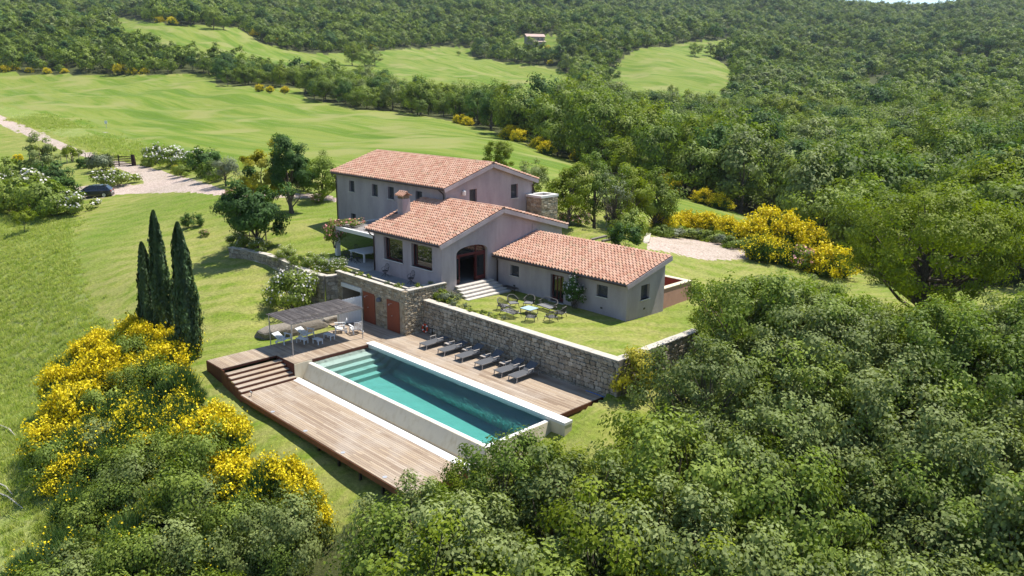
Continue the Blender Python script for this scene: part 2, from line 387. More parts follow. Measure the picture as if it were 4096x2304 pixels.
P_WOOD = [(-900, -400), (5000, -400), (5000, 1150), (3600, 1150), (3300, 1020), (3150, 930), (2950, 870), (2740, 800), (2640, 780), (2450, 700), (2330, 650), (2220, 622), (2010, 534), (1800, 484), (1600, 446), (1440, 440), (1330, 415), (1215, 390), (1210, 356), (870, 340), (850, 296), (420, 300), (0, 293), (-900, 330)]
az_in = np.radians(np.arange(-38, 38.01, 0.2)); az_out = np.radians(np.arange(44, 316.1, 6.0))
azs = np.r_[az_in, az_out]
ds = np.r_[np.array([0.6, 4.0]), np.arange(9, 22, 1.0), np.arange(22, 112, 0.33), np.exp(np.arange(math.log(112), math.log(4300), 0.016))]
A_, D_ = np.meshgrid(azs, ds, indexing='xy')
GX = CAM[0] + D_ * np.sin(A_ + YAW); GY = CAM[1] + D_ * np.cos(A_ + YAW)
GZ = height(GX.ravel(), GY.ravel()).reshape(GX.shape)
under = [(-4.9, 16.6, -12.2, -1.0), (-8.5, 16.6, -1.6, 1.7)]
for x0, x1, y0, y1 in under:
    m = (GX > x0) & (GX < x1) & (GY > y0) & (GY < y1)
    GZ[m] = np.minimum(GZ[m], np.where(GX[m] < -.4, -.45, np.where(GY[m] < -7.2, -1.5, -.4)))
_bmp = np.sin(GX * .13 + 1.3 * np.sin(GY * .07)) * np.sin(GY * .11 + 1.7 * np.sin(GX * .05))
GZ += np.where(D_ > 90, np.clip((D_ - 90) / 200, 0, 1) * 0.9 * _bmp, 0)
nr, nc = GX.shape
V = np.c_[GX.ravel(), GY.ravel(), GZ.ravel()]
ii, jj = np.meshgrid(np.arange(nr - 1), np.arange(nc), indexing='ij'); j2 = (jj + 1) % nc
Fq = np.stack([ii * nc + jj, ii * nc + j2, (ii + 1) * nc + j2, (ii + 1) * nc + jj], -1).reshape(-1, 4)[:, ::-1]
vx, vy, vd = project(V); front = vd > 2
def vmask(poly, jitter=5.0):
    r = np.random.default_rng(3); jx = r.normal(0, jitter, len(vx)); jy = r.normal(0, jitter * .4, len(vx))
    return inpoly(vx + jx, vy + jy, poly) & front
far = np.hypot(V[:, 0] - CAM[0], V[:, 1] - CAM[1])
m_field = (vmask(P_FIELD1, 3) & (far > 85)) | (vmask(P_FIELD2, 2) & (far > 300)) | (vmask(P_FIELD3, 2) & (far > 250)) | (vmask(P_FARM, 4) & (far > 400))
m_field4 = vmask(P_FIELD4, 3) & (far > 80)
m_drive = vmask(P_DRIVE, 4) & (far > 70) & (far < 400)
m_park = vmask(P_PARK, 4) & (far > 60) & (far < 110)
m_mead = vmask(P_MEADOW, 10) & (far < 140)
m_verge = vmask(P_VERGE, 8) & (far < 400) & (far > 90)
m_wood = ((inpoly(vx, vy, P_WOOD) | ~front) & (far > 75)) | ((V[:, 2] < -2.6) & (V[:, 0] > 14)) | (far > 900)
m_wood &= ~(m_field | m_field4 | m_drive | m_park)
reg = np.zeros((len(V), 4), np.float32)
reg[:, 0] = (m_field | m_field4); reg[:, 1] = m_drive | m_park; reg[:, 2] = m_mead | m_verge; reg[:, 3] = m_wood
# faces: leave out the pool basin, sort the rest by region
fc = V[Fq].mean(1)
keep = ~((fc[:, 0] > -.2) & (fc[:, 0] < 16.2) & (fc[:, 1] > -8.3) & (fc[:, 1] < -2.5))
vr = np.argmax(np.c_[np.full(len(V), .5), reg], 1)
cls = np.sort(vr[Fq], axis=1)[:, 2]
cls[(cls == 1) & m_field4[Fq[:, 0]]] = 6
cls[(cls == 2) & m_park[Fq[:, 0]]] = 5

g = NT('land')
P = g.pos(); at = g.n('ShaderNodeAttribute', attribute_name='reg'); sep = g.n('ShaderNodeSeparateColor', i_Color=at.outputs['Color'])
fR, fG, fB, fA = sep.outputs[0], sep.outputs[1], sep.outputs[2], at.outputs['Alpha']
n_f = g.noise(P, 5.0, 4, .65); n_m = g.noise(P, .55, 4, .6); n_l = g.noise(P, .06, 3, .5)
n_c = g.noise(g.mapped(P, (1, .35, 1), (0, 0, math.radians(20))), 1.4, 4, .7)
n_b = g.n('ShaderNodeTexWave', i_Vector=g.mapped(P, (1, 1, 1), (0, 0, .6)), i_Scale=.16, i_Distortion=9.0, i_Detail=2.0).outputs['Fac']
lawn = g.mix(g.rng(n_m, .35, .68, 0, 1), (.130, .185, .018), (.235, .245, .052))
lawn = g.mix(g.rng(n_b, .35, .8, 0, .5), lawn, (.275, .258, .085))
lawn = g.mix(g.rng(n_c, .45, .66, 0, .6), lawn, (.290, .262, .090))
lawn = g.mix(g.rng(n_l, .50, .62, 0, .55), lawn, (.105, .175, .014))
field_s = g.noise(g.mapped(P, (.020, .14, .02), (0, 0, math.radians(-38))), 1.0, 5, .6)
field = g.ramp(field_s, [(.32, (.085, .150, .010)), (.45, (.120, .185, .014)), (.55, (.215, .240, .045)), (.66, (.130, .190, .018))])
field = g.mix(g.rng(n_l, .54, .64, 0, .85), field, (.275, .262, .085))
n_t = g.noise(g.mapped(P, (.05, .7, .05), (0, 0, math.radians(-38))), 1.0, 3, .7)
field = g.mix(g.rng(n_t, .52, .62, 0, .30), field, (.235, .260, .105))
field = g.mix(g.rng(n_f, .35, .7, 0, .5), field, (.085, .135, .014))
mead = g.mix(g.rng(n_c, .35, .65, 0, 1), (.145, .200, .028), (.270, .285, .095))
mead = g.mix(g.rng(n_l, .45, .6, 0, .5), mead, (.165, .225, .028))
grav = g.mix(g.rng(n_f, .3, .7, 0, 1), (.33, .26, .205), (.48, .39, .315))
grav = g.mix(g.rng(n_m, .52, .68, 0, .55), grav, (.25, .20, .13))
grav = g.mix(g.rng(n_l, .42, .6, 0, .5), grav, (.50, .375, .32))
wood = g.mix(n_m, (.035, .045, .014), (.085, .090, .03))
nb = g.math('MULTIPLY', g.math('SUBTRACT', n_m, .5), .9)
def msk(f): return g.math('ADD', f, nb, clamp=True)
def sharp(f): return g.rng(g.math('ADD', f, g.math('MULTIPLY', g.math('SUBTRACT', n_f, .5), .8)), .35, .65, 0, 1)
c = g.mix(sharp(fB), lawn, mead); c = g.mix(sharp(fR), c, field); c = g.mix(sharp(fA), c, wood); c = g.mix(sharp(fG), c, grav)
c = g.mix(1.0, c, g.ramp(n_f, [(.25, (.62, .62, .62)), (.75, (1.36, 1.36, 1.36))]), 'MULTIPLY')
bh = g.math('ADD', g.math('MULTIPLY', n_f, .7), g.math('MULTIPLY', g.noise(P, 16, 3), .5))
g.principled(c, .9, g.bump(bh, .8, .09), spec=.12)
M_LAND = g.m
def sheet(name, sel, label=None):
    idx = np.where(sel & keep)[0]
    if not len(idx): return
    f = Fq[idx]; u, inv = np.unique(f, return_inverse=True)
    me = np_mesh(name, V[u], inv.reshape(f.shape), [M_LAND], smooth=True)
    at = me.color_attributes.new('reg', 'FLOAT_COLOR', 'POINT'); at.data.foreach_set('color', reg[u].ravel())
    o = bpy.data.objects.new(name, me); link(o); o['kind'] = 'structure'; return o
sheet('lawn', cls == 0); sheet('crop_field', cls == 1); sheet('gravel_driveway', cls == 2); sheet('meadow', cls == 3); sheet('woodland_floor', cls == 4)
sheet('gravel_yard', cls == 5); sheet('pasture', cls == 6)

# ------------------------------------------------------------------ foliage
M_OAK = leaf_mat('oak_leaf', [(0.073, 0.116, 0.015), (0.116, 0.171, 0.020), (0.171, 0.226, 0.027), (0.232, 0.281, 0.041)], .30, .6, .2)
M_OAKG = leaf_mat('grey_oak_leaf', [(0.121, 0.155, 0.041), (0.167, 0.207, 0.055), (0.213, 0.253, 0.076), (0.259, 0.293, 0.109)], .30, .6, .22)
M_BRIGHT = leaf_mat('bright_oak_leaf', [(.140, .185, .010), (.190, .235, .013), (.240, .275, .020)], .34, .6, .2)
M_DARK = leaf_mat('dark_leaf', [(0.043, 0.091, 0.022), (0.070, 0.131, 0.028), (0.104, 0.178, 0.035)], .28, .65, .15)
M_YELG = leaf_mat('golden_leaf', [(.29, .27, .022), (.38, .34, .03), (.46, .41, .045)], .3, .6, .2)
M_OLIVE = leaf_mat('olive_leaf', [(0.111, 0.137, 0.065), (0.156, 0.182, 0.094), (0.195, 0.215, 0.117)], .2)
M_SHRUB = leaf_mat('shrub_leaf', [(0.106, 0.157, 0.020), (0.168, 0.224, 0.029), (0.235, 0.286, 0.047)], .3, .6, .25)
M_BROOM = leaf_mat('broom_stem', [(0.066, 0.121, 0.031), (0.101, 0.172, 0.039), (0.156, 0.230, 0.066)], .15)
M_BLOOM = leaf_mat('broom_bloom', [(.62, .47, .008), (.74, .58, .012), (.80, .66, .03)], .25, .6, .2, .6)
M_WHITE = leaf_mat('white_bloom', [(.50, .46, .40), (.64, .60, .54), (.78, .72, .68)], .2, .6, .2, .7)
M_PINK = leaf_mat('pink_bloom', [(.70, .25, .25), (.80, .36, .34), (.75, .50, .48)], .2, .6, .2, .7)
M_CYP = leaf_mat('cypress_leaf', [(0.035, 0.066, 0.019), (0.055, 0.098, 0.027), (0.088, 0.140, 0.039)], .12)
g = NT('bark'); nb_ = g.noise(g.mapped(g.pos(), (6, 6, 1.4)), 3.0, 4, .7)
g.principled(g.ramp(nb_, [(.3, (.055, .042, .032)), (.55, (.13, .105, .082)), (.75, (.21, .18, .145))]), .9, g.bump(nb_, .6, .03), spec=.1); M_BARK = g.m
g = NT('lichen_bark'); nb_ = g.noise(g.pos(), 4.0, 4, .7)
g.principled(g.ramp(nb_, [(.3, (.06, .048, .034)), (.5, (.14, .11, .075)), (.68, (.28, .19, .05))]), .9, spec=.1); M_LICH = g.m

def rsph(rg, n):
    v = rg.normal(size=(n, 3)); return v / np.linalg.norm(v, axis=1)[:, None]
def unit(v): return v / (np.linalg.norm(v, axis=1)[:, None] + 1e-9)
def leaf_quads(rg, C, N, size, aspect=.62, T=None):
    n = len(C); N = unit(N); t = T if T is not None else rsph(rg, n)
    t = unit(t - N * (t * N).sum(1)[:, None]); b = np.cross(N, t)
    L = size * rg.uniform(.65, 1.35, n)[:, None] if np.isscalar(size) else size[:, None]
    fold = N * L * .12
    V = np.stack([C - t * L * .5, C + b * L * aspect * .5 + fold, C + t * L * .5, C - b * L * aspect * .5 + fold], 1).reshape(-1, 3)
    return V, np.arange(4 * n).reshape(n, 4)
def clumps(rg, R, zc, n, low=-.45, shell=.60):
    d = rsph(rg, n * 4); d = d[d[:, 2] > low][:n]
    f = shell + (1 - shell) * rg.random(len(d)) ** .6
    ph = rg.uniform(0, 6.28, 3)
    f *= 1 + .16 * np.sin(3 * np.arctan2(d[:, 1], d[:, 0]) + ph[0]) + .10 * np.sin(5 * d[:, 2] + ph[1])
    return d * f[:, None] * np.array(R) + np.array([0, 0, zc])
def cloud(rg, cen, cr, n, size, up=.4, flat=.75, aspect=.62, outw=.95):
    """leaves gathered round clump centres; the per-leaf random leans on the clump"""
    k = rg.integers(0, len(cen), n); cs = rg.random(len(cen)); rr = cr * (.7 + .6 * rg.random(len(cen)))
    d = rsph(rg, n); rad = rg.random(n) ** .45
    off = d * rad[:, None] * rr[k][:, None]; off[:, 2] *= flat
    pos = cen[k] + off
    ctr = cen.mean(0) - np.array([0, 0, .15 * (cen[:, 2].max() - cen[:, 2].min())])
    N = unit(pos - ctr) * outw + d * .55 + np.array([0, 0, up * .4]) + rsph(rg, n) * .5
    V, F = leaf_quads(rg, cen[k] + off, N, size, aspect)
    rnd = np.clip(.55 * cs[k] + .45 * rg.random(n), 0, .999)
    return V, F, np.repeat(rnd, 4)
def limbs(rg, cen, height, r0, nl, lean=.0, seg=4, sides=6, fork=.25, mb=None):
    mb = mb or MB()
    top = height; base = np.array([0, 0, -.4]); tip = np.array([lean * top, rg.normal(0, .04) * top, top * .8])
    path = [base + (tip - base) * t + np.array([rg.normal(0, .03), rg.normal(0, .03), 0]) * top * t for t in np.linspace(0, 1, seg + 2)]
    mb.tube(path, [r0 * (1.25 if i == 0 else 1) * (1 - .82 * i / (seg + 1)) for i in range(seg + 2)], sides, False)
    if nl:
        for c in cen[rg.permutation(len(cen))[:nl]]:
            t = np.clip(fork + .55 * rg.random(), .15, .85) * min(1, max(.3, (c[2] + .1) / top)); p = path[0] + (path[-1] - path[0]) * t
            m = p * .5 + c * .5 + np.array([0, 0, -.06 * top * rg.random()]) + rg.normal(0, .04, 3) * top
            rl = r0 * .42 * (1 - .6 * t); mb.tube([p, m, c], [rl, rl * .62, rl * .2], 4, False)
    return mb
def mesh_from_mb(name, mb, mat):
    me = bpy.data.meshes.new(name); me.from_pydata(mb.v, [], mb.f); me.materials.append(mat); me.update()
    me.polygons.foreach_set('use_smooth', np.ones(len(mb.f), bool)); return me
def tree_mesh(seed, R, zc, ncl, cr, nleaf, size, height, r0, nl, mat, low=-.45, shell=.6, lean=0., bark=None, flat=.75, fork=.25, aspect=.62, outw=.95):
    rg = np.random.default_rng(seed); cen = clumps(rg, R, zc, ncl, low, shell)
    V, F, rn = cloud(rg, cen, cr, nleaf, size, flat=flat, aspect=aspect, outw=outw)
    V[:, 2] = np.maximum(V[:, 2], .02)
    return np_mesh('crown', V, F, [mat], rn), mesh_from_mb('trunk', limbs(rg, cen, height, r0, nl, lean, fork=fork), bark or M_BARK)
def tree_obj(name, cm, tm, loc, rz, sc, label, group=None, cat='tree'):
    o = empty(name, loc, rz, label, cat, group); o.scale = (sc,) * 3 if not hasattr(sc, '__len__') else sc
    link(bpy.data.objects.new('trunk', tm), o); link(bpy.data.objects.new('crown', cm), o); return o
def joined(name, cm, tm):
    """crown and trunk in one mesh, for the far-off wood"""
    nv = len(cm.vertices); a = np.empty(nv * 3, np.float32); cm.vertices.foreach_get('co', a); rn = np.empty(nv, np.float32); cm.attributes['rnd'].data.foreach_get('value', rn)
    V = a.reshape(-1, 3); F = np.arange(nv).reshape(-1, 4); mi = np.zeros(len(F), int)
    tv = np.array([v.co[:] for v in tm.vertices]); tf = [tuple(p.vertices) for p in tm.polygons if len(p.vertices) == 4]
    V = np.r_[V, tv]; F = np.r_[F, np.array(tf) + nv]; mi = np.r_[mi, np.ones(len(tf), int)]
    return np_mesh(name, V, F, [cm.materials[0], tm.materials[0]], np.r_[rn, np.zeros(len(tv))], mat_idx=mi)

# ------------------------------------------------------------------ the woods on the slopes
SHAPES = [((3.4, 3.3, 3.5), 4.4), ((4.2, 4.0, 2.9), 4.0), ((2.7, 2.7, 4.3), 5.2), ((3.6, 3.2, 3.2), 4.3), ((3.0, 3.2, 3.9), 4.8), ((3.8, 3.6, 3.4), 4.4)]
MID = [tree_mesh(100 + i, SHAPES[i][0], SHAPES[i][1], 36, 1.15, 3000, .40, SHAPES[i][1] + 2.6, .2, 8, [M_OAK, M_OAK, M_BRIGHT, M_SHRUB, M_OAKG, M_DARK][i], low=-.8, outw=1.15) for i in range(6)]
FAR = [joined('far_oak', *tree_mesh(200 + i, SHAPES[i][0], SHAPES[i][1], 18, 1.5, 620, .85, 7.0, .2, 0, [M_OAK, M_OAK, M_DARK, M_OAKG, M_SHRUB][i], low=-.75, outw=1.3)) for i in range(5)]
rg = np.random.default_rng(11)
pts = []
d = 78.0
while d < 1750:
    s = np.interp(d, [80, 150, 300, 600, 1200, 1800], [5.0, 5.5, 6.0, 7.0, 9.0, 11])
    a = np.arange(-math.radians(37), math.radians(37), s / d) + rg.uniform(0, s / d)
    dd = d + rg.uniform(-.5, .5, len(a)) * s; aa = a + rg.uniform(-.45, .45, len(a)) * s / d
    pts.append(np.c_[CAM[0] + dd * np.sin(aa + YAW), CAM[1] + dd * np.cos(aa + YAW), dd]); d += s
pts = np.concatenate(pts); pz = height(pts[:, 0], pts[:, 1]); px_, py_, _ = project(np.c_[pts[:, :2], pz])
ok = inpoly(px_, py_, P_WOOD)
for pol in (P_FIELD1, P_FIELD2, P_FIELD3, P_FIELD4): ok &= ~inpoly(px_, py_, pol)
P_BARE = [(3440, 320), (3520, 300), (3600, 310), (3580, 360), (3500, 395), (3450, 385)]        # slipped bank without trees

for pol in (P_BARE, P_FARM): ok &= ~inpoly(px_, py_, pol)
pts = pts[ok]; pz = pz[ok]; px_, py_ = px_[ok], py_[ok]
big = np.interp(pts[:, 2], [80, 160, 400, 900, 1700], [.92, 1.0, 1.0, 1.05, 1.25]) * rg.choice([.7, .85, 1.0, 1.1, 1.25, 1.4], len(pts)) * rg.uniform(.9, 1.1, len(pts))
big *= np.where((px_ < 2300) & (pts[:, 2] > 200) & (pts[:, 2] < 520), .78, 1.0)
# copse in front of the farmhouse and single trees standing in the far fields
order = np.argsort(pts[:, 2]); inframe = (px_ > -80) & (px_ < 4180) & (py_ < 1300)
near_i = [i for i in order if inframe[i]][:290]
def wood_label(x, y, d_):
    if x < 900: return 'oak at the edge of the wood above the big green field on the left', 'oaks at the left field edge'
    if x < 2250: return 'round leafy oak in the tree belt between the two fields behind the house', 'oaks in the tree belt behind the house'
    if d_ < 150: return 'tall leafy oak at the near edge of the wood beyond the gravel yard', 'oaks at the near edge of the wood'
    return 'leafy oak in the dense wood filling the valley on the right', 'oaks in the valley wood'
for i in near_i:
    v = [0, 1, 2, 3, 4, 5, 0, 3][int(rg.integers(0, 8))]
    lb, gp = wood_label(px_[i], py_[i], pts[i, 2])
    s = big[i]; tree_obj('oak_tree', MID[v][0], MID[v][1], (pts[i, 0], pts[i, 1], pz[i] - .1), rg.uniform(0, 6.28), (s, s, s * rg.uniform(.9, 1.2)), lb, gp)
rest = np.setdiff1d(np.arange(len(pts)), near_i)
# mid-distance trees keep their finer crowns
PROTO = bpy.data.collections.new('wood_kinds')
for i, (c_, t_) in enumerate(MID): PROTO.objects.link(bpy.data.objects.new('kind_%02d' % i, joined('mid_oak', c_, t_)))
for i, m_ in enumerate(FAR): PROTO.objects.link(bpy.data.objects.new('kind_%02d' % (6 + i), m_))
def scatter(name, P3, var, scl, rot, coll, label, cat):
    me = bpy.data.meshes.new(name); me.vertices.add(len(P3)); me.vertices.foreach_set('co', np.asarray(P3, np.float32).ravel())
    for nm, ty, arr in (('var', 'INT', var.astype(np.int32)), ('rotz', 'FLOAT', rot.astype(np.float32)), ('scl', 'FLOAT', scl.astype(np.float32))):
        me.attributes.new(nm, ty, 'POINT').data.foreach_set('value', arr)
    me.update(); o = bpy.data.objects.new(name, me); link(o); tag(o, label, cat, kind='stuff')
    ng = bpy.data.node_groups.new(name, 'GeometryNodeTree')
    ng.interface.new_socket('Geometry', in_out='INPUT', socket_type='NodeSocketGeometry'); ng.interface.new_socket('Geometry', in_out='OUTPUT', socket_type='NodeSocketGeometry')
    N = ng.nodes.new; gi = N('NodeGroupInput'); go = N('NodeGroupOutput'); ip = N('GeometryNodeInstanceOnPoints'); ci = N('GeometryNodeCollectionInfo')
    ci.inputs['Collection'].default_value = coll; ci.inputs['Separate Children'].default_value = True; ci.inputs['Reset Children'].default_value = True
    def attr(nm, ty):
        a_ = N('GeometryNodeInputNamedAttribute'); a_.data_type = ty; a_.inputs['Name'].default_value = nm; return a_.outputs['Attribute']
    cx = N('ShaderNodeCombineXYZ'); L = ng.links.new
    L(attr('rotz', 'FLOAT'), cx.inputs[2]); L(gi.outputs[0], ip.inputs['Points']); L(ci.outputs[0], ip.inputs['Instance'])
    ip.inputs['Pick Instance'].default_value = True
    L(attr('var', 'INT'), ip.inputs['Instance Index']); L(cx.outputs[0], ip.inputs['Rotation']); L(attr('scl', 'FLOAT'), ip.inputs['Scale']); L(ip.outputs[0], go.inputs[0])
    md = o.modifiers.new('scatter', 'NODES'); md.node_group = ng; return o
rd = pts[rest, 2]
var = np.where(rd < 330, rg.choice([0, 1, 2, 3, 4, 5, 0, 3], len(rest)), 6 + rg.choice([0, 1, 2, 3, 4, 0, 1], len(rest)))
WOODS = scatter('distant_woodland', np.c_[pts[rest, 0], pts[rest, 1], pz[rest] - .15], var, big[rest], rg.uniform(0, 6.28, len(rest)), PROTO, 'dense green oak woodland covering the hills and valley behind the house', 'woodland')
print('WOOD', len(pts), len(rest))

# ------------------------------------------------------------------ stone, wood and plaster
def stone_mat(name, stops, mortar=.0):
    g = NT(name); r = g.rnd(); P = g.pos(); n = g.noise(P, 9.0, 5, .65); n2 = g.noise(P, .9, 4, .6)
    c = g.ramp(r, stops); c = g.mix(g.rng(n, .3, .7, 0, 1), g.mix(1.0, c, (.62, .60, .58), 'MULTIPLY'), g.mix(1.0, c, (1.3, 1.28, 1.22), 'MULTIPLY'))
    c = g.mix(g.rng(n2, .55, .72, 0, .5), c, (.12, .105, .085))
    g.principled(c, .92, g.bump(n, .5, .025), spec=.1); return g.m
M_STONE = stone_mat('wall_stone', [(0, (.22, .185, .14)), (.3, (.30, .255, .195)), (.55, (.38, .325, .25)), (.8, (.33, .295, .245)), (1, (.46, .41, .335))])
M_STONE2 = stone_mat('tan_stone', [(0, (.25, .20, .135)), (.35, (.36, .29, .20)), (.6, (.44, .365, .255)), (.85, (.34, .30, .235)), (1, (.52, .45, .34))])
M_MORT = simple('mortar', (.27, .235, .185), .95, .1, noise=.35, scale=3)
M_MORT2 = simple('tan_mortar', (.34, .275, .195), .95, .1, noise=.3, scale=3)
M_COPE = simple('pale_coping', (.47, .42, .345), .9, .15, noise=.3, scale=4)
M_WHITEC = simple('white_concrete', (.68, .65, .60), .8, .25, noise=.08, scale=2)
g = NT('pool_render'); P = g.pos(); n = g.noise(g.mapped(P, (1.6, 1.6, .22)), 2.0, 4, .6); n2 = g.noise(P, .45, 3)
c = g.mix(g.rng(n, .50, .72, 0, .55), (.66, .575, .41), (.47, .365, .20)); c = g.mix(g.rng(n2, .45, .7, 0, .45), c, (.50, .45, .36))
g.principled(c, .85, spec=.2); M_POOLR = g.m
g = NT('deck_board'); r = g.rnd(); P = g.pos(); n = g.noise(g.mapped(P, (1.2, 34, 34)), 1.0, 4, .6); n2 = g.noise(P, .5, 3)
c = g.ramp(r, [(0, (.25, .175, .115)), (.25, (.33, .245, .17)), (.5, (.38, .29, .205)), (.75, (.42, .315, .21)), (1, (.47, .375, .28))])
c = g.mix(g.rng(n, .35, .7, 0, .6), c, (.20, .145, .10)); c = g.mix(g.rng(n2, .45, .65, 0, .4), c, (.42, .36, .295))
g.principled(c, .8, g.bump(n, .3, .004), spec=.2); M_DECK = g.m
M_MAROON = simple('stained_fascia', (.105, .034, .02), .7, .25, noise=.3, scale=4)
M_RUSTFASC = simple('rust_fascia', (.17, .065, .03), .75, .25, noise=.4, scale=3)
M_RUST = simple('rust_red_door', (.225, .052, .022), .55, .35, noise=.25, scale=3)
M_DKRED = simple('dark_red_wood', (.085, .014, .014), .4, .45, noise=.2, scale=8)
M_DKMET = simple('dark_metal', (.028, .025, .024), .5, .5)
M_BROWNMET = simple('brown_gutter', (.045, .026, .020), .45, .5)
M_GALV = simple('pale_metal', (.42, .40, .37), .45, .5, .3)
M_SOIL = simple('planter_soil', (.11, .085, .05), .95, .1, noise=.5, scale=8)
M_GRAVELD = simple('channel_gravel', (.32, .28, .22), .95, .1, noise=.45, scale=14)

_srg = np.random.default_rng(21)
STONES = []
for _ in range(14):
    k = 8; th = np.linspace(0, 2 * math.pi, k, endpoint=False) + math.pi / 8
    ox = np.clip(np.cos(th) * .68, -.5, .5) * (1 + _srg.normal(0, .07, k)); oy = np.clip(np.sin(th) * .68, -.5, .5) * (1 + _srg.normal(0, .07, k))
    ins = .80 + _srg.random() * .1; zf = .5 + _srg.normal(0, .05, k)
    Vs = [(x, y, -.5) for x, y in zip(ox, oy)] + [(x, y, .22) for x, y in zip(ox, oy)] + [(x * ins, y * ins, z) for x, y, z in zip(ox, oy, zf)]
    Fs = [(i, (i + 1) % k, k + (i + 1) % k, k + i) for i in range(k)] + [(k + i, k + (i + 1) % k, 2 * k + (i + 1) % k, 2 * k + i) for i in range(k)] + [tuple(range(2 * k, 3 * k))]
    STONES.append((np.array(Vs), Fs))
def stone_face(O, u, L, zlo, zhi, n, size=(.34, .22), depth=.09, holes=(), rg=None, top=None):
    """irregular courses of stones on a wall face; O = start point at z=0, u along, n outward; holes in (u0,u1,z0,z1)"""
    rg = rg or np.random.default_rng(int(abs(O[0] * 31 + O[1] * 17 + L * 7)) + 3)
    out = []; z = zlo; O = np.array(O, float); u = np.array(u, float); n = np.array(n, float)
    while z < zhi - .05:
        h = min(size[1] * rg.uniform(.65, 1.4), zhi - z)
        if zhi - z - h < .09: h = zhi - z
        s = -rg.uniform(0, .2)
        while s < L:
            w = size[0] * rg.uniform(.5, 1.55); a, b = max(s, 0), min(s + w, L); s += w
            if L - b < .1: b = L; s = L
            if b - a < .07: continue
            subs = [(z, z + h)] if (h < .2 or rg.random() < .75) else [(z, z + h * .52), (z + h * .52, z + h)]
            for q0, q1 in subs:
                if any(a < h1 - .03 and b > h0 + .03 and q0 < k1 - .03 and q1 > k0 + .03 for h0, h1, k0, k1 in holes): continue
                tlim = top((a + b) / 2) if top else 1e9
                if q0 > tlim - .1: continue
                q1_ = min(q1, tlim)
                M = np.eye(4); ww = (b - a) * .965; hh = (q1_ - q0) * .95
                ang = rg.normal(0, .03); uu = u * math.cos(ang) + np.array([0, 0, 1]) * math.sin(ang); vv = -u * math.sin(ang) + np.array([0, 0, 1]) * math.cos(ang)
                dd = depth * rg.uniform(.6, 1.35)
                M[:3, 0] = uu * ww; M[:3, 1] = vv * hh; M[:3, 2] = n * dd
                M[:3, 3] = O + u * (a + b) / 2 + np.array([0, 0, (q0 + q1_) / 2]) + n * (dd * .35)
                out.append((int(rg.integers(0, len(STONES))), M))
        z += h
    return out
CUBE = (np.array([(x, y, z) for z in (-.5, .5) for x, y in ((-.5, -.5), (.5, -.5), (.5, .5), (-.5, .5))]), [(0, 3, 2, 1), (4, 5, 6, 7), (0, 1, 5, 4), (1, 2, 6, 5), (2, 3, 7, 6), (3, 0, 4, 7)])
def boards(x0, x1, y0, y1, z, rg, w=.145, th=.035, lmin=2.2, lmax=4.6):
    """deck boards laid along X"""
    out = []; y = y0
    nrow = max(1, round((y1 - y0) / w)); w = (y1 - y0) / nrow
    for k in range(nrow):
        x = x0; yc = y0 + (k + .5) * w; first = rg.uniform(.5, lmax)
        while x < x1 - .01:
            l = first if x == x0 else rg.uniform(lmin, lmax); e = min(x + l, x1)
            if x1 - e < .5: e = x1
            M = np.diag([e - x - .006, w - .012, th, 1.0]); M[:3, 3] = ((x + e) / 2, yc, z - th / 2 + rg.normal(0, .0012)); out.append((0, M)); x = e
    return out
def joists(mb, x0, x1, y0, y1, z):
    mb.box(x0 + .03, x1 - .03, y0 + .03, y1 - .03, z - .16, z - .05)

# ------------------------------------------------------------------ decks
rg = np.random.default_rng(31)
XS = -2.55                                          # top edge of the wooden stair
dk = world_thing('pool_deck', (-1, -3, -.5), 'weathered timber pool deck running under the loungers and the reed canopy', 'deck')
pl = boards(-4.65, XS, -12.05, -8.4, 0, rg) + boards(-4.65, -.32, -8.4, -2.35, 0, rg) + boards(-6.6, -.5, -2.35, -.02, 0, rg) + boards(-.5, 16.35, -2.28, 1.58, 0, rg, lmin=3.4, lmax=7.5)
pl.sort(key=lambda q: 0)
m = MB(); joists(m, -4.65, XS, -12.05, -8.4, 0); joists(m, -4.65, -.32, -8.4, -2.35, 0); joists(m, -6.6, -.5, -2.35, -.02, 0); joists(m, -.5, 16.35, -2.28, 1.58, 0)
wpart(m, 'subframe', M_DKMET, dk)
m = MB(); m.box(-4.68, -4.645, -12.08, -2.4, -.5, -.037); m.box(-4.68, XS, -12.085, -12.055, -.95, -.037); m.box(XS, -.36, -8.41, -8.385, -1.0, -.037); m.box(16.35, 16.38, -2.28, 1.58, -.28, -.037); m.box(-.30, -.27, -7.15, -2.9, -.2, -.037)
wpart(m, 'fascia', M_MAROON, dk)
pieces('plank', [CUBE], pl, M_DECK, dk)
st = world_thing('deck_stair', (-1.3, -10.2, -1.0), 'wide wooden stair with dark red risers between upper and lower deck', 'stairs')
for k in range(6):
    x0 = XS + .41 * k; z = -.16 * k
    if k:
        for q in range(3): wpart(MB().box(x0 - .0 + .137 * q + .004, x0 + .137 * (q + 1), -12.05, -8.42, z - .04, z), 'tread', M_DECK, st)
    m = MB().box(x0 + .41 - .03 if k else XS + .0, x0 + .41 if k else XS + .025, -12.05, -8.42, z - .16 - (.0 if k else 0), z - .042) if k else MB().box(XS, XS + .003, -12.05, -8.42, -.16, -.04)
    wpart(m, 'riser', M_MAROON, st)
m = MB()
for k in range(6): m.box(XS + .41 * k, XS + .41 * (k + 1) - .035, -12.09, -12.055, -1.25 - .05 * k, -.16 * k - .045)
wpart(m, 'stringer', M_RUSTFASC, st)
ld = world_thing('lower_deck', (8, -10.3, -1.3), 'long lower timber deck beside the sunken channel of the pool wall', 'deck')
LZ = -.965
m = MB(); joists(m, -.09, 16.3, -12.1, -8.66, LZ); wpart(m, 'subframe', M_DKMET, ld)
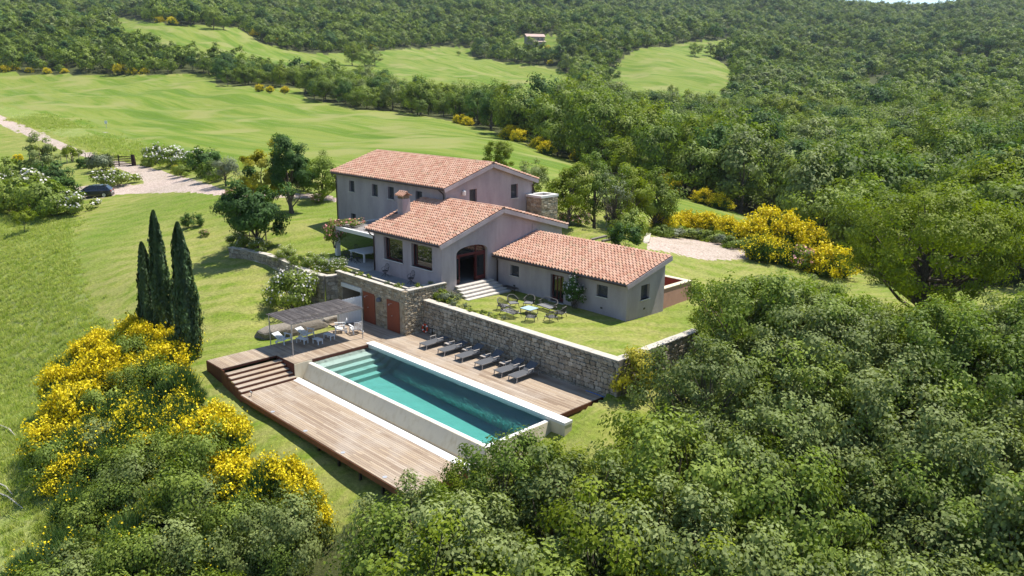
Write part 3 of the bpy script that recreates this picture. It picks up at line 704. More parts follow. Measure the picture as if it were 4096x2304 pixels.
m = MB(); m.box(-.1, 16.3, -12.14, -12.105, LZ - .34, LZ - .037); m.box(16.3, 16.33, -12.1, -8.66, LZ - .4, LZ - .037); wpart(m, 'fascia', M_RUSTFASC, ld)
m = MB()
for x in np.arange(.6, 16.3, 1.9): m.box(x - .06, x + .06, -11.95, -11.83, -3.4, LZ - .16); m.box(x - .06, x + .06, -9.6, -9.48, -3.4, LZ - .16)
wpart(m, 'support_post', M_DKMET, ld)
pieces('plank', [CUBE], boards(-.09, 16.3, -12.1, -8.66, LZ, rg, lmin=2.5, lmax=5.0), M_DECK, ld)
LMP = simple('lamp_glass', (.36, .36, .36), .25, .5)
for i, (x, y) in enumerate(((3.48, -11.95), (6.98, -11.93), (10.54, -11.9), (14.07, -11.88))):
    o = MB().tube([(0, 0, 0), (0, 0, .012)], .12, 14).build('deck_light', LMP); o.location = (x, y, LZ + .002)
    tag(o, ['round floor light in the lower deck edge, nearest the wooden stair', 'second round floor light along the lower deck edge from the stair', 'third round floor light along the lower deck edge from the stair', 'last round floor light along the lower deck edge, by the oaks'][i], 'light', 'floor lights in the lower deck')
o = empty('spot_light', (.55, -11.75, LZ), 0, 'small spot light on a stem at the top corner of lower deck', 'light')
MB().tube([(0, 0, 0), (0, 0, .22)], .015, 6).build('stem', M_DKMET, o); MB().tube([(-.07, 0, .27), (.09, 0, .25)], .05, 10).build('head', M_GALV, o)

# ------------------------------------------------------------------ pool
PW = -.22                                           # water level
po = world_thing('swimming_pool', (8, -5, -1.2), 'long infinity swimming pool with cream walls and teal water', 'swimming pool')
X0, X1 = -.28, 16.28
m = MB()                                            # infinity wall, battered outside
sec = [(-7.44, PW + .02), (-7.15, PW + .02), (-7.15, -1.9), (-7.86, -1.9), (-7.86, -1.0)]
n_ = len(sec); m.add([(X0 - .05, y, z) for y, z in sec] + [(X1, y, z) for y, z in sec], [tuple(range(n_)), tuple(range(2 * n_ - 1, n_ - 1, -1))] + [(i, n_ + i, n_ + (i + 1) % n_, (i + 1) % n_) for i in range(n_)])
wpart(m, 'front_wall', M_POOLR, po)
m = MB(); m.add([(X1 - .27, -7.15, PW + .017), (X1, -7.42, PW + .017), (X1, -2.7, PW + .017), (X1 - .27, -2.7, PW + .017), (X1 - .27, -7.15, -2.6), (X1 + .35, -7.8, -2.6), (X1 + .35, -2.7, -2.6), (X1 - .27, -2.7, -2.6)],
                 [(0, 1, 2, 3), (1, 5, 6, 2), (0, 4, 5, 1), (2, 6, 7, 3), (3, 7, 4, 0)])
wpart(m, 'end_wall', M_POOLR, po)
wpart(MB().box(X0 - .3, 17.35, -2.9, -2.285, -.12, .035), 'coping', M_WHITEC, po)
wpart(MB().box(X0 - .3, 17.33, -2.87, -2.31, -2.6, -.12), 'back_wall', M_POOLR, po)
wpart(MB().box(-.80, X0, -8.385, -7.15, -1.4, -.04), 'stair_side_wall', M_POOLR, po)
m = MB(); m.box(X0 - .05, X1, -7.40, -7.16, PW + .02, PW + .034); m.box(X1 - .25, X1 - .02, -7.16, -2.9, PW + .02, PW + .034); wpart(m, 'rim', M_WHITEC, po)
M_BASIN = simple('basin_render', (.52, .52, .46), .8, .2, noise=.12, scale=1.2)
m = MB()
for k, (xa, xb, z) in enumerate(((X0, .45, -.45), (.45, .95, -.70), (.95, 1.45, -.95), (1.45, 1.95, -1.25))): m.box(xa, xb, -7.14, -2.88, -2.0, z)
wpart(m, 'entry_steps', M_BASIN, po)
m = MB(); m.add([(1.95, -7.149, -1.5), (16.0, -7.149, -2.0), (16.0, -2.869, -2.0), (1.95, -2.869, -1.5)], [(0, 1, 2, 3)])
m.add([(X0, -7.148, -2.1), (X1 - .28, -7.148, -2.1), (X1 - .28, -7.148, PW), (X0, -7.148, PW)], [(3, 2, 1, 0)]); m.add([(X0, -2.902, -2.1), (X1 - .28, -2.902, -2.1), (X1 - .28, -2.902, -.12), (X0, -2.902, -.12)], [(0, 1, 2, 3)])
m.add([(X1 - .272, -7.14, -2.1), (X1 - .272, -2.9, -2.1), (X1 - .272, -2.9, PW), (X1 - .272, -7.14, PW)], [(0, 1, 2, 3)])
wpart(m, 'basin', M_BASIN, po)
g = NT('pool_water'); P = g.pos()
wv = g.math('ADD', g.noise(g.mapped(P, (1, 1.8, 1), (0, 0, .5)), 2.6, 4, .6), g.math('MULTIPLY', g.noise(P, 9, 2), .35))
nb_ = g.bump(wv, .55, .10)
fr = g.n('ShaderNodeFresnel', i_IOR=1.33, i_Normal=nb_); gl = g.n('ShaderNodeBsdfGlossy', i_Roughness=.03, i_Normal=nb_); tr = g.n('ShaderNodeBsdfTransparent', i_Color=(.97, .99, .985))
ms = g.n('ShaderNodeMixShader', i_0=fr.outputs[0], i_1=tr.outputs[0], i_2=gl.outputs[0]); g.t.links.new(ms.outputs[0], g.out.inputs[0])
ab = g.n('ShaderNodeVolumeAbsorption', i_Color=(.02, .72, .70), i_Density=.36); g.t.links.new(ab.outputs[0], g.out.inputs[1]); M_WATER = g.m
# the lap of the surface: a fine sheet with real ripples closed into a body of water
gx, gy = np.meshgrid(np.linspace(X0 + .01, X1 - .275, 260), np.linspace(-7.145, -2.905, 80), indexing='xy')
zz = PW + .006 * np.sin(3.1 * gx + 1.9 * gy + 1.5 * np.sin(.9 * gy + .4 * gx)) + .005 * np.sin(-2.1 * gx + 4.3 * gy + 1.2 * np.sin(1.1 * gx)) + .004 * np.sin(6.3 * gx - 3.7 * gy)
zz *= 1.0; ny, nx = gx.shape
Vw = np.c_[gx.ravel(), gy.ravel(), zz.ravel()]; i2, j2_ = np.meshgrid(np.arange(ny - 1), np.arange(nx - 1), indexing='ij')
Fw = np.stack([i2 * nx + j2_, i2 * nx + j2_ + 1, (i2 + 1) * nx + j2_ + 1, (i2 + 1) * nx + j2_], -1).reshape(-1, 4)
nb0 = len(Vw); ring = [j for j in range(nx)] + [(i * nx + nx - 1) for i in range(1, ny)] + [((ny - 1) * nx + j) for j in range(nx - 2, -1, -1)] + [i * nx for i in range(ny - 2, 0, -1)]
Vb = Vw[ring].copy(); Vb[:, 2] = -2.3; R_ = len(ring)
Fs_ = np.array([(ring[(k + 1) % R_], ring[k], nb0 + k, nb0 + (k + 1) % R_) for k in range(R_)])
Vw = np.r_[Vw, Vb, [[8, -5, -2.3]]]; ctr = len(Vw) - 1
Fb_ = np.array([(nb0 + (k + 1) % R_, nb0 + k, ctr, ctr) for k in range(R_)])
me = bpy.data.meshes.new('water'); me.from_pydata((Vw - np.array(po.location)).tolist(), [], [tuple(q) for q in Fw.tolist()] + [tuple(q) for q in Fs_.tolist()] + [tuple(q[:3]) for q in Fb_.tolist()])
me.materials.append(M_WATER); me.polygons.foreach_set('use_smooth', np.ones(len(me.polygons), bool)); me.update(); link(bpy.data.objects.new('water', me), po)
wpart(MB().tube([(15.2, -6.4, -1.96), (15.2, -6.4, -1.93)], .16, 16), 'floor_drain', M_WHITEC, po)
ch = world_thing('overflow_channel', (8, -8.2, -1.2), 'overflow channel with white kerb at the foot of pool wall', 'channel')
wpart(MB().box(-.26, 16.3, -8.655, -8.15, -1.5, LZ + .012), 'kerb', M_WHITEC, ch); wpart(MB().box(-.26, 16.3, -8.149, -7.80, -1.5, -1.12), 'gravel_bed', M_GRAVELD, ch)

# ------------------------------------------------------------------ cellar block under the terrace
cb = world_thing('stone_cellar', (-4, 1, 0), 'stone cellar block with two rust red doors under the terrace', 'cellar')
BT = 3.2
m = MB()                                            # core, open at the recess
m.box(-5.3, -.06, .06, 3.4, -.4, 2.55); m.box(-8.55, -7.85, .06, 3.4, -.4, 2.55); m.box(-7.85, -5.3, 2.3, 3.4, -.4, 2.55); m.box(-7.85, -5.3, .06, 2.3, 2.4, 2.55)
wpart(m, 'core', M_MORT2, cb)
m = MB(); m.box(-8.55, -.06, .06, .30, 2.55, BT - .06); m.box(-.32, -.06, .30, 3.75, 2.55, BT - .06); m.box(-.32, -.06, 3.39, 3.75, -.4, 2.55)
wpart(m, 'parapet', M_MORT2, cb)
m = MB(); m.box(-7.9, -.62, .72, .92, 2.5, BT - .03); m.box(-.72, -.60, .92, 3.3, 2.5, BT - .03); wpart(m, 'planter_kerb', M_COPE, cb)
m = MB(); m.box(-8.5, -.62, .30, .72, 2.5, BT - .14); m.box(-.6, -.32, .3, 3.4, 2.5, BT - .14); wpart(m, 'planter_soil', M_SOIL, cb)
for a in np.arange(-8.55, -.35, 1.02): wpart(MB().box(a + .006, min(a + 1.01, -.30), -.06, .32, BT - .06, BT), 'coping_stone', M_COPE, cb)
for a in np.arange(.33, 3.7, 1.13): wpart(MB().box(-.34, .06, a, min(a + 1.12, 3.76), BT - .06, BT), 'coping_stone', M_COPE, cb)
holes = [(8.55 - 5.05, 8.55 - 3.62, -.1, 2.27), (8.55 - 2.12, 8.55 - .70, -.1, 2.27), (8.55 - 7.87, 8.55 - 5.28, -.1, 2.42)]
st_ = stone_face((-8.55, .06, 0), (1, 0, 0), 8.55 - .02, -.05, BT - .06, (0, -1, 0), (.36, .24), .05, holes) + stone_face((-.06, .0, 0), (0, 1, 0), 3.75, -.05, BT - .06, (1, 0, 0), (.22, .15), .09)
pieces('stone', STONES, st_, M_STONE2, cb)
wpart(MB().box(-7.9, -5.26, -.02, .28, 2.1, 2.4), 'lintel', M_WHITEC, cb); wpart(MB().box(-5.36, -5.24, -.01, .3, -.1, 2.1), 'jamb', M_COPE, cb)
for x0, x1 in ((-5.05, -3.62), (-2.12, -.70)):
    d_ = wpart(MB().box(x0, x1, .005, .05, 0.01, 2.26), 'door', M_RUST, cb)
    m = MB(); xm = x0 + .62; m.tube([(xm, .0, 2.02), (xm, -.10, 2.06), (xm - .05, -.22, 2.02)], .012, 6); m.tube([(xm - .05, -.22, 2.03), (xm - .06, -.24, 1.95)], [.02, .05], 8); wpart(m, 'shower_head', M_GALV, cb, d_)
    wpart(MB().tube([(xm, 0, 1.15), (xm, -.06, 1.15)], .035, 8), 'tap', M_GALV, cb, d_)
wpart(MB().tube([(-2.92, -.12, 1.92), (-2.92, -.12, 2.02), (-2.92, -.12, 2.16), (-2.92, -.12, 2.2)], [.17, .19, .15, .05], 12).box(-2.96, -2.88, -.10, .0, 2.12, 2.2), 'wall_lamp', simple('lamp_shade_grey', (.11, .12, .14), .5), cb, smooth=False)
# terrace floor
M_TERR = simple('worn_terrace_concrete', (.23, .225, .22), .9, .15, noise=.5, scale=1.6)
t_ = world_thing('terrace_floor', (-8, 3, 2.6), 'worn concrete terrace floor along the window wall', 'terrace'); t_['kind'] = 'structure'; del t_['category']
wpart(MB().box(-8.5, -.66, .9, 3.6, 2.45, 2.63), 'slab', M_TERR, t_)

# ------------------------------------------------------------------ retaining walls
def seg_wall(name, loc, label, runs, ztop, zlo, thick=.46, size=(.36, .24), mat=M_STONE, mort=M_MORT, cope_over=.05, depth=.10):
    """dry-stone retaining wall along straight runs; stones on the right-hand side of travel"""
    w = world_thing(name, loc, label, 'retaining wall'); st2 = []
    for (p, q) in runs:
        p = np.array(p, float); q = np.array(q, float); L = np.linalg.norm(q - p); u = (q - p) / L; n = np.array([u[1], -u[0]])
        f0 = p + n * thick / 2; hi = ztop if np.isscalar(ztop) else ztop(*((p + q) / 2)); lo = zlo if np.isscalar(zlo) else zlo(*((p + q) / 2 + n))
        a, b = p - n * thick / 2, q - n * thick / 2; c_, d_ = q + n * (thick / 2 - .05), p + n * (thick / 2 - .05)
        wpart(MB().prism([tuple(d_), tuple(c_), tuple(b), tuple(a)], lo - .4, hi - .06), 'core', mort, w)
        st2 += stone_face((f0[0] - n[0] * .05, f0[1] - n[1] * .05, 0), (u[0], u[1], 0), L, lo - .15, hi - .06, (n[0], n[1], 0), size, depth)
        nst = max(1, round(L / 1.05))
        for k in range(nst):
            s0, s1 = L * k / nst + .004, L * (k + 1) / nst - .004; o_ = thick / 2 + cope_over; j = random.uniform(-.012, .012)
            pts_ = [p + u * s0 + n * (o_ + j), p + u * s1 + n * (o_ + j), p + u * s1 - n * o_, p + u * s0 - n * o_]
            wpart(MB().prism([tuple(v) for v in pts_], hi - .06, hi + j * .6), 'coping_stone', M_COPE, w)
    pieces('stone', STONES, st2, mat, w); return w
seg_wall('retaining_wall', (8.5, 1.8, 0), 'long stone retaining wall behind the row of sun loungers', [((.02, 1.83), (17.23, 1.83)), ((17.0, 2.06), (17.0, 9.6))], 2.31, lambda x, y: min(0, hz(x, y)) if x < 16.9 else hz(x + .5, y) - .3)
def lw_top(x, y): return float(np.interp(x, [-22.7, -9], [3.12, 2.84]))
LWS = list(zip(LEFT_WALL[:-1], LEFT_WALL[1:]))
seg_wall('garden_wall', (-16, -.6, 1), 'low curved stone garden wall under the white climbing roses', LWS, lw_top, lambda x, y: hz(x, y - .4) - .15, size=(.46, .30))
# wall round the upper lawn by the gravel yard
a_, b_, c_ = at_z(2592, 930, 2.95)[:2], at_z(2585, 968, 2.85)[:2], at_z(2530, 990, 2.8)[:2]
seg_wall('yard_wall', (a_[0], a_[1], 1.6), 'low stone wall between the upper lawn and the gravel yard', [(tuple(c_), tuple(b_)), (tuple(b_), tuple(a_))], 2.9, 1.2, size=(.4, .25), mat=M_STONE2, mort=M_MORT2)

# ------------------------------------------------------------------ the villa
g = NT('villa_plaster'); P = g.pos(); n1 = g.noise(g.mapped(P, (1, 1, .35)), .8, 5, .6); n2 = g.noise(P, 4.5, 4, .6); n3 = g.noise(g.mapped(P, (2.2, 2.2, .18)), 1.0, 4, .6)
c = g.mix(g.rng(n1, .35, .66, 0, 1), (.300, .258, .264), (.425, .365, .362)); c = g.mix(g.rng(n3, .56, .74, 0, .3), c, (.235, .208, .202))
c = g.mix(g.rng(n2, .3, .7, 0, .25), c, (.43, .37, .36)); g.principled(c, .92, g.bump(n2, .15, .02), spec=.1); M_PLAST = g.m
g = NT('terracotta_tile'); r = g.rnd(); P = g.pos(); n = g.noise(P, 7.0, 4, .6); n2 = g.noise(P, .45, 3)
c = g.ramp(r, [(0, (.43, .22, .145)), (.25, (.48, .265, .18)), (.5, (.52, .31, .215)), (.75, (.56, .355, .255)), (.94, (.50, .31, .20)), (1, (.36, .25, .17))])
c = g.mix(g.rng(n, .55, .76, 0, .6), c, (.14, .10, .08)); c = g.mix(g.rng(n2, .5, .7, 0, .35), c, (.52, .33, .24))
g.principled(c, .85, g.bump(n, .3, .01), spec=.18); M_TILE = g.m
M_SILL = simple('sill_stone', (.50, .48, .45), .7, .3, noise=.12)
M_SHUT = simple('grey_shutter', (.075, .075, .085), .6, .35)
g = NT('window_glass'); g.principled((.012, .014, .016), .04, spec=.75); M_GLASS = g.m
M_STEP = simple('step_stone', (.50, .455, .40), .85, .2, noise=.35, scale=3)
M_INTER = simple('interior_floor', (.20, .19, .175), .6, .3)
vi = world_thing('villa', (-6.4, 9.1, 2.2), 'plastered country villa with terracotta roofs in three stepped blocks', 'house')

def wall_face(mb, O, u, n, W, z0, z1, holes, gable=None):
    """plaster face with rectangular openings; holes (u0,u1,z0,z1) get reveals"""
    O = np.array(O, float); u = np.array(u, float); n = np.array(n, float); Z = np.array([0, 0, 1.0])
    us = sorted({0.0, W, *[h for q in holes for h in q[:2]]}); zs = sorted({z0, z1, *[h for q in holes for h in q[2:4]]})
    def pt(a, z, dep=0): return O + u * a + Z * z - n * dep
    flip = np.cross(u, Z) @ n < 0
    def quad(a, b, c_, d_): mb.add([a, b, c_, d_], [(0, 1, 2, 3) if not flip else (3, 2, 1, 0)])
    for a, b in zip(us[:-1], us[1:]):
        for c_, d_ in zip(zs[:-1], zs[1:]):
            if any(a >= q[0] - 1e-6 and b <= q[1] + 1e-6 and c_ >= q[2] - 1e-6 and d_ <= q[3] + 1e-6 for q in holes): continue
            quad(pt(a, c_), pt(b, c_), pt(b, d_), pt(a, d_))
    for q in holes:
        a, b, c_, d_ = q[:4]; dp = q[4] if len(q) > 4 else .28
        for (p1, p2) in (((a, c_), (a, d_)), ((a, d_), (b, d_)), ((b, d_), (b, c_)), ((b, c_), (a, c_))):
            quad(pt(*p1), pt(*p2), pt(*p2, dp), pt(*p1, dp))
    if gable:
        mb.add([pt(a, z) for a, z in gable], [tuple(range(len(gable))) if not flip else tuple(range(len(gable) - 1, -1, -1))])
def window(O, u, n, a, b, c_, d_, kind='shutter', dep=.22):
    """frame, panes and sill set into an opening"""
    O = np.array(O, float); u = np.array(u, float); n = np.array(n, float)
    def bx(mb, a0, a1, z0, z1, d0, d1):
        P8 = [O + u * x + np.array([0, 0, z]) - n * d for d in (d1, d0) for x, z in ((a0, z0), (a1, z0), (a1, z1), (a0, z1))]
        mb.add(P8, [(0, 3, 2, 1), (4, 5, 6, 7), (0, 1, 5, 4), (1, 2, 6, 5), (2, 3, 7, 6), (3, 0, 4, 7)])
    fm = M_DKRED if kind == 'glass' else M_SHUT
    w = MB(); t = .07
    bx(w, a, a + t, c_, d_, dep - .03, dep + .05); bx(w, b - t, b, c_, d_, dep - .03, dep + .05); bx(w, a + t, b - t, d_ - t, d_, dep - .03, dep + .05); bx(w, a + t, b - t, c_, c_ + t + .02, dep - .03, dep + .05)
    if kind == 'glass': bx(w, a + .33, a + .40, c_ + t, d_ - t, dep - .02, dep + .04)
    wo = wpart(w, 'window', fm, vi)
    m = MB(); bx(m, a + t, b - t, c_ + t, d_ - t, dep + .012, dep + .022); wpart(m, 'pane', M_GLASS, vi, wo)
    if kind == 'shutter':
        m = MB(); k = max(4, int((d_ - c_) / .09))
        for i in range(k): z = c_ + t + (d_ - c_ - 2 * t) * (i + .15) / k; bx(m, a + t, b - t, z, z + .045, dep - .018, dep + .004)
        wpart(m, 'fly_screen', M_SHUT, vi, wo)
    m = MB(); bx(m, a - .07, b + .07, c_ - .06, c_, -.07, dep - .03); wpart(m, 'sill', M_SILL, vi, wo)
SX, SY = np.array([1.0, 0, 0]), np.array([0, 1.0, 0])
# --- main block
mx0, mx1, my0, my1 = -22.4, -6.38, 9.1, 19.15
hF = [(2.11, 2.96, 7.24, 8.24), (5.75, 6.63, 7.2, 8.25), (8.16, 9.03, 7.2, 8.25), (12.09, 12.95, 7.2, 8.27), (2.18, 2.99, 4.2, 5.2), (8.9, 10.3, 2.75, 4.5)]
m = MB(); wall_face(m, (mx0, my0, 0), SX, -SY, mx1 - mx0, 2.0, 8.72, hF)
hG = [(2.53, 3.35, 7.38, 8.52), (7.31, 8.16, 7.34, 8.54)]
wall_face(m, (mx1, my0, 0), SY, SX, my1 - my0, 2.0, 8.72, hG, [(0, 8.72), (my1 - my0, 8.72), (4.95, 10.36)])
wall_face(m, (mx0, my1, 0), SX, SY, mx1 - mx0, 2.0, 8.72, []); wall_face(m, (mx0, my0, 0), SY, -SX, my1 - my0, 2.0, 8.72, [], [(0, 8.72), (my1 - my0, 8.72), (4.95, 10.36)])
wpart(m, 'main_wall', M_PLAST, vi)
for h in hF[:5]: window((mx0, my0, 0), SX, -SY, *h)
for h in hG: window((mx1, my0, 0), SY, SX, *h)
wpart(MB().box(mx0 + 8.9, mx0 + 10.3, my0 + .2, my0 + .26, 2.75, 4.5), 'door', M_DKRED, vi)
# --- middle block with the arch
nx0, nx1, ny0, ny1 = -8.5, -.25, 3.5, 16.25
hN = [(1.32, 3.72, 3.84, 5.55, .3), (4.78, 7.20, 3.84, 5.55, .3)]
m = MB(); wall_face(m, (nx0, ny0, 0), SX, -SY, nx1 - nx0, 1.6, 5.74, hN)
ay0, ay1, asp, atop, afl = 4.9 - ny0, 7.96 - ny0, 4.93, 5.5, 2.72
box_h = [(ay0, ay1, afl, atop + .02, .001)]
GW = ny1 - ny0
wall_face(m, (nx1, ny0, 0), SY, SX, GW, 1.4, 5.74, box_h, [(0, 5.74), (GW, 5.74), (5.85, 7.74)])
ac, ar = (ay0 + ay1) / 2, (ay1 - ay0) / 2
arc = [(ac + ar * math.cos(t), asp + (atop - asp) * math.sin(t) ** .8) for t in np.linspace(math.pi, 0, 17)]
for (a, z), (b, w_) in zip(arc[:-1], arc[1:]):
    m.add([(nx1, ny0 + a, z), (nx1, ny0 + b, w_), (nx1, ny0 + b, atop + .02), (nx1, ny0 + a, atop + .02)], [(0, 1, 2, 3)])
    m.add([(nx1, ny0 + a, z), (nx1, ny0 + b, w_), (nx1 - .35, ny0 + b, w_), (nx1 - .35, ny0 + a, z)], [(3, 2, 1, 0)])
for a in (ay0, ay1): m.add([(nx1, ny0 + a, afl), (nx1, ny0 + a, asp), (nx1 - .35, ny0 + a, asp), (nx1 - .35, ny0 + a, afl)], [(0, 1, 2, 3)])
wall_face(m, (nx0, ny0, 0), SY, -SX, my0 - ny0, 1.6, 5.74, [], [(0, 5.74), (my0 - ny0, 5.74), (my0 - ny0, 7.6)])
wall_face(m, (mx1, ny1, 0), SX, SY, nx1 - mx1, 1.6, 5.74, [])
wpart(m, 'middle_wall', M_PLAST, vi)
for h in hN: window((nx0, ny0, 0), SX, -SY, *h[:4], kind='glass', dep=.26)
wpart(MB().box(nx0 + .02, nx1 - .36, ny0 + .02, ny1 - .02, 2.55, afl), 'floor', M_INTER, vi)
wpart(MB().box(nx1 - .012, nx1 + .004, 12.72, 12.76, 2.2, 6.35), 'joint', M_DKMET, vi)
# arch door: frame, transom, fanlight, leaves
ad = MB(); xf = nx1 - .26
pts_a = [(xf, ny0 + a, z) for a, z in arc]; ad.tube([(xf, ny0 + ay0 + .03, afl)] + [(xf, ny0 + ac + (a - ac) * .975, z - .03) for a, z in arc] + [(xf, ny0 + ay1 - .03, afl)], .055, 4)
ad.box(xf - .05, xf + .05, 4.95, 7.92, 4.72, 4.90); ad.box(xf - .04, xf + .04, 6.95, 7.03, 4.9, 5.45)
ado = wpart(ad, 'arch_door', M_DKRED, vi)
fl_ = MB(); fl_.add([(xf - .01, ny0 + ac + (a - ac) * .96, max(z - .04, 4.9)) for a, z in arc], [tuple(range(len(arc)))]); wpart(fl_, 'fanlight', M_GLASS, vi, ado)
for (ya, yb, xo, ang) in ((4.97, 5.42, 0, 0), (6.98, 7.90, 0, 0), (6.86, 6.93, .03, 0)):
    m = MB(); m.box(xf - .03, xf + .03, ya, ya + .09, afl + .02, 4.72); m.box(xf - .03, xf + .03, yb - .09, yb, afl + .02, 4.72)
    if yb - ya > .2: m.box(xf - .03, xf + .03, ya + .09, yb - .09, 4.60, 4.72); m.box(xf - .03, xf + .03, ya + .09, yb - .09, afl + .02, afl + .32)
    lo_ = wpart(m, 'door_leaf', M_DKRED, vi)
    if yb - ya > .2: wpart(MB().box(xf - .008, xf + .008, ya + .09, yb - .09, afl + .32, 4.60), 'pane', M_GLASS, vi, lo_)
# stone steps
for k in range(5):
    z = 2.69 - .135 * k; o_ = .09 * k
    s_ = wpart(MB().box(nx1 + .004 if k == 0 else nx1 + .42 * k - .04, nx1 + .42 * (k + 1), 4.72 - .13 * k, 8.25 + .05 * k, z - .10, z), 'step', M_STEP, vi)
    wpart(MB().box(nx1 + .004, nx1 + .42 * (k + 1) - .05, 4.78 - .13 * k, 8.2 + .05 * k, 1.6, z - .10), 'step_base', M_COPE, vi, s_)
# --- wing
wx0, wx1, wy0, wy1 = -.25, 12.12, 8.9, 13.1
hW = [(1.5, 2.41, 3.12, 3.9), (9.83, 10.77, 3.16, 3.95), (5.6, 6.85, 1.98, 3.93)]
m = MB(); wall_face(m, (wx0, wy0, 0), SX, -SY, wx1 - wx0, 1.2, 4.42, hW)
WW = wy1 - wy0; hWG = [(1.53, 2.48, 3.03, 4.04)]
wall_face(m, (wx1, wy0, 0), SY, SX, WW, 1.0, 4.42, hWG, [(0, 4.42), (WW, 4.42), (WW, 5.47)])
wall_face(m, (wx0, wy1, 0), SX, SY, wx1 - wx0, 1.2, 5.47, [])
wpart(m, 'wing_wall', M_PLAST, vi)
for h in hW[:2]: window((wx0, wy0, 0), SX, -SY, *h)
window((wx1, wy0, 0), SY, SX, *hWG[0])
m = MB(); m.box(wx0 + 5.6, wx0 + 5.7, wy0 + .20, wy0 + .28, 2.0, 3.93); m.box(wx0 + 6.75, wx0 + 6.85, wy0 + .2, wy0 + .28, 2, 3.93); m.box(wx0 + 5.7, wx0 + 6.75, wy0 + .2, wy0 + .28, 3.8, 3.93); m.box(wx0 + 6.02, wx0 + 6.1, wy0 + .2, wy0 + .28, 2, 3.8); m.box(wx0 + 6.35, wx0 + 6.43, wy0 + .2, wy0 + .28, 2, 3.8); m.box(wx0 + 5.7, wx0 + 6.02, wy0 + .21, wy0 + .27, 2.0, 2.25); m.box(wx0 + 6.43, wx0 + 6.75, wy0 + .21, wy0 + .27, 2.0, 2.25)
wd = wpart(m, 'door', M_DKRED, vi); wpart(MB().box(wx0 + 5.7, wx0 + 6.75, wy0 + .235, wy0 + .245, 2.0, 3.8), 'pane', M_GLASS, vi, wd); wpart(MB().box(wx0 + 5.5, wx0 + 6.95, wy0 - .18, wy0 + .2, 1.9, 1.98), 'sill', M_SILL, vi, wd)
for x, z in ((1.69, 2.36), (10.04, 2.38)): wpart(MB().box(x - .09, x + .09, wy0 - .015, wy0 + .01, z - .06, z + .06), 'vent', M_DKMET, vi)
wpart(MB().box(wx1 - .01, wx1 + .015, 10.79, 10.97, 2.32, 2.44), 'vent', M_DKMET, vi); wpart(MB().box(nx1 - .01, nx1 + .015, 4.08, 4.27, 2.15, 2.29), 'vent', M_DKMET, vi)
lw = wpart(MB().tube([(mx1 + .0, 10.9, 8.18), (mx1 + .14, 10.9, 8.2), (mx1 + .15, 10.9, 8.45), (mx1 + .1, 10.9, 8.55)], [.1, .17, .17, .06], 10), 'alarm_box', M_WHITEC, vi)

# --- roofs
NPR = 9
def tile_unit():
    us = np.linspace(-.5, .5, NPR); h = np.where(us < .14, np.cos(np.clip((us + .18) / .64, -.5, .5) * math.pi) * .115, -.035 * np.sin(np.clip((us - .14) / .36, 0, 1) * math.pi))
    V = [(u, -.06, z + .06) for u, z in zip(us, h)] + [(u * .97, .5 + .5, z * .86 + .0) for u, z in zip(us, h)] + [(u, -.06, z + .0) for u, z in zip(us, h)]
    F = [(i, i + 1, NPR + i + 1, NPR + i) for i in range(NPR - 1)] + [(2 * NPR + i, 2 * NPR + i + 1, i + 1, i) for i in range(NPR - 1)]
    return np.array(V), F
TILE = tile_unit()
ALLT = []
def roof_plane(O, a, s, L, S, pitch=.30, row=.37):
    """tiles on a slope: O lower-left corner, a along the eave, s up the slope"""
    O = np.array(O, float); a = np.array(a, float); s = np.array(s, float); s = s / np.linalg.norm(s); n = np.cross(a, s)
    nc_ = round(L / pitch); nr_ = round(S / row); pw = L / nc_; rh = S / nr_
    out = []; rg_ = np.random.default_rng(int(L * 100))
    for r_ in range(nr_):
        for c_ in range(nc_):
            M = np.eye(4); jj_ = rg_.normal(0, .02)
            M[:3, 0] = (a + s * jj_) * pw * 1.02; M[:3, 1] = (s - a * jj_) * rh * 1.06; M[:3, 2] = n * 1.0
            M[:3, 3] = O + a * (c_ + .5) * pw + s * (r_ * rh + rg_.normal(0, .006)) + n * (.03 + rg_.normal(0, .004)); out.append((0, M))
    return out
def slab(P, th=.14): return MB().plate(P, th)
def verge(p, q, w=.10, h=.26, off=0):
    return MB().bar(np.array(p) - np.array([0, 0, h / 2 + .02]), np.array(q) - np.array([0, 0, h / 2 + .02]), w, h)
# main roof
re_, rr_, yr = 8.86, 10.52, 14.05
ex0, ex1 = -22.75, -6.05; eyF, eyB = 8.72, 19.52
roofs = []
ro = wpart(slab([(ex0, eyF, re_), (ex1, eyF, re_), (ex1, yr, rr_), (ex0, yr, rr_)]).plate([(ex0, yr, rr_), (ex1, yr, rr_), (ex1, eyB, re_ - .1), (ex0, eyB, re_ - .1)], .14), 'roof', M_PLAST, vi); roofs.append(ro)
sF = np.array([0, yr - eyF, rr_ - re_]); sB = np.array([0, yr - eyB, rr_ - re_ + .1])
T1 = roof_plane((ex0, eyF - .05, re_ - .01), SX, sF, ex1 - ex0, np.linalg.norm(sF)) + roof_plane((ex1, eyB + .05, re_ - .11), -SX, sB, ex1 - ex0, np.linalg.norm(sB))
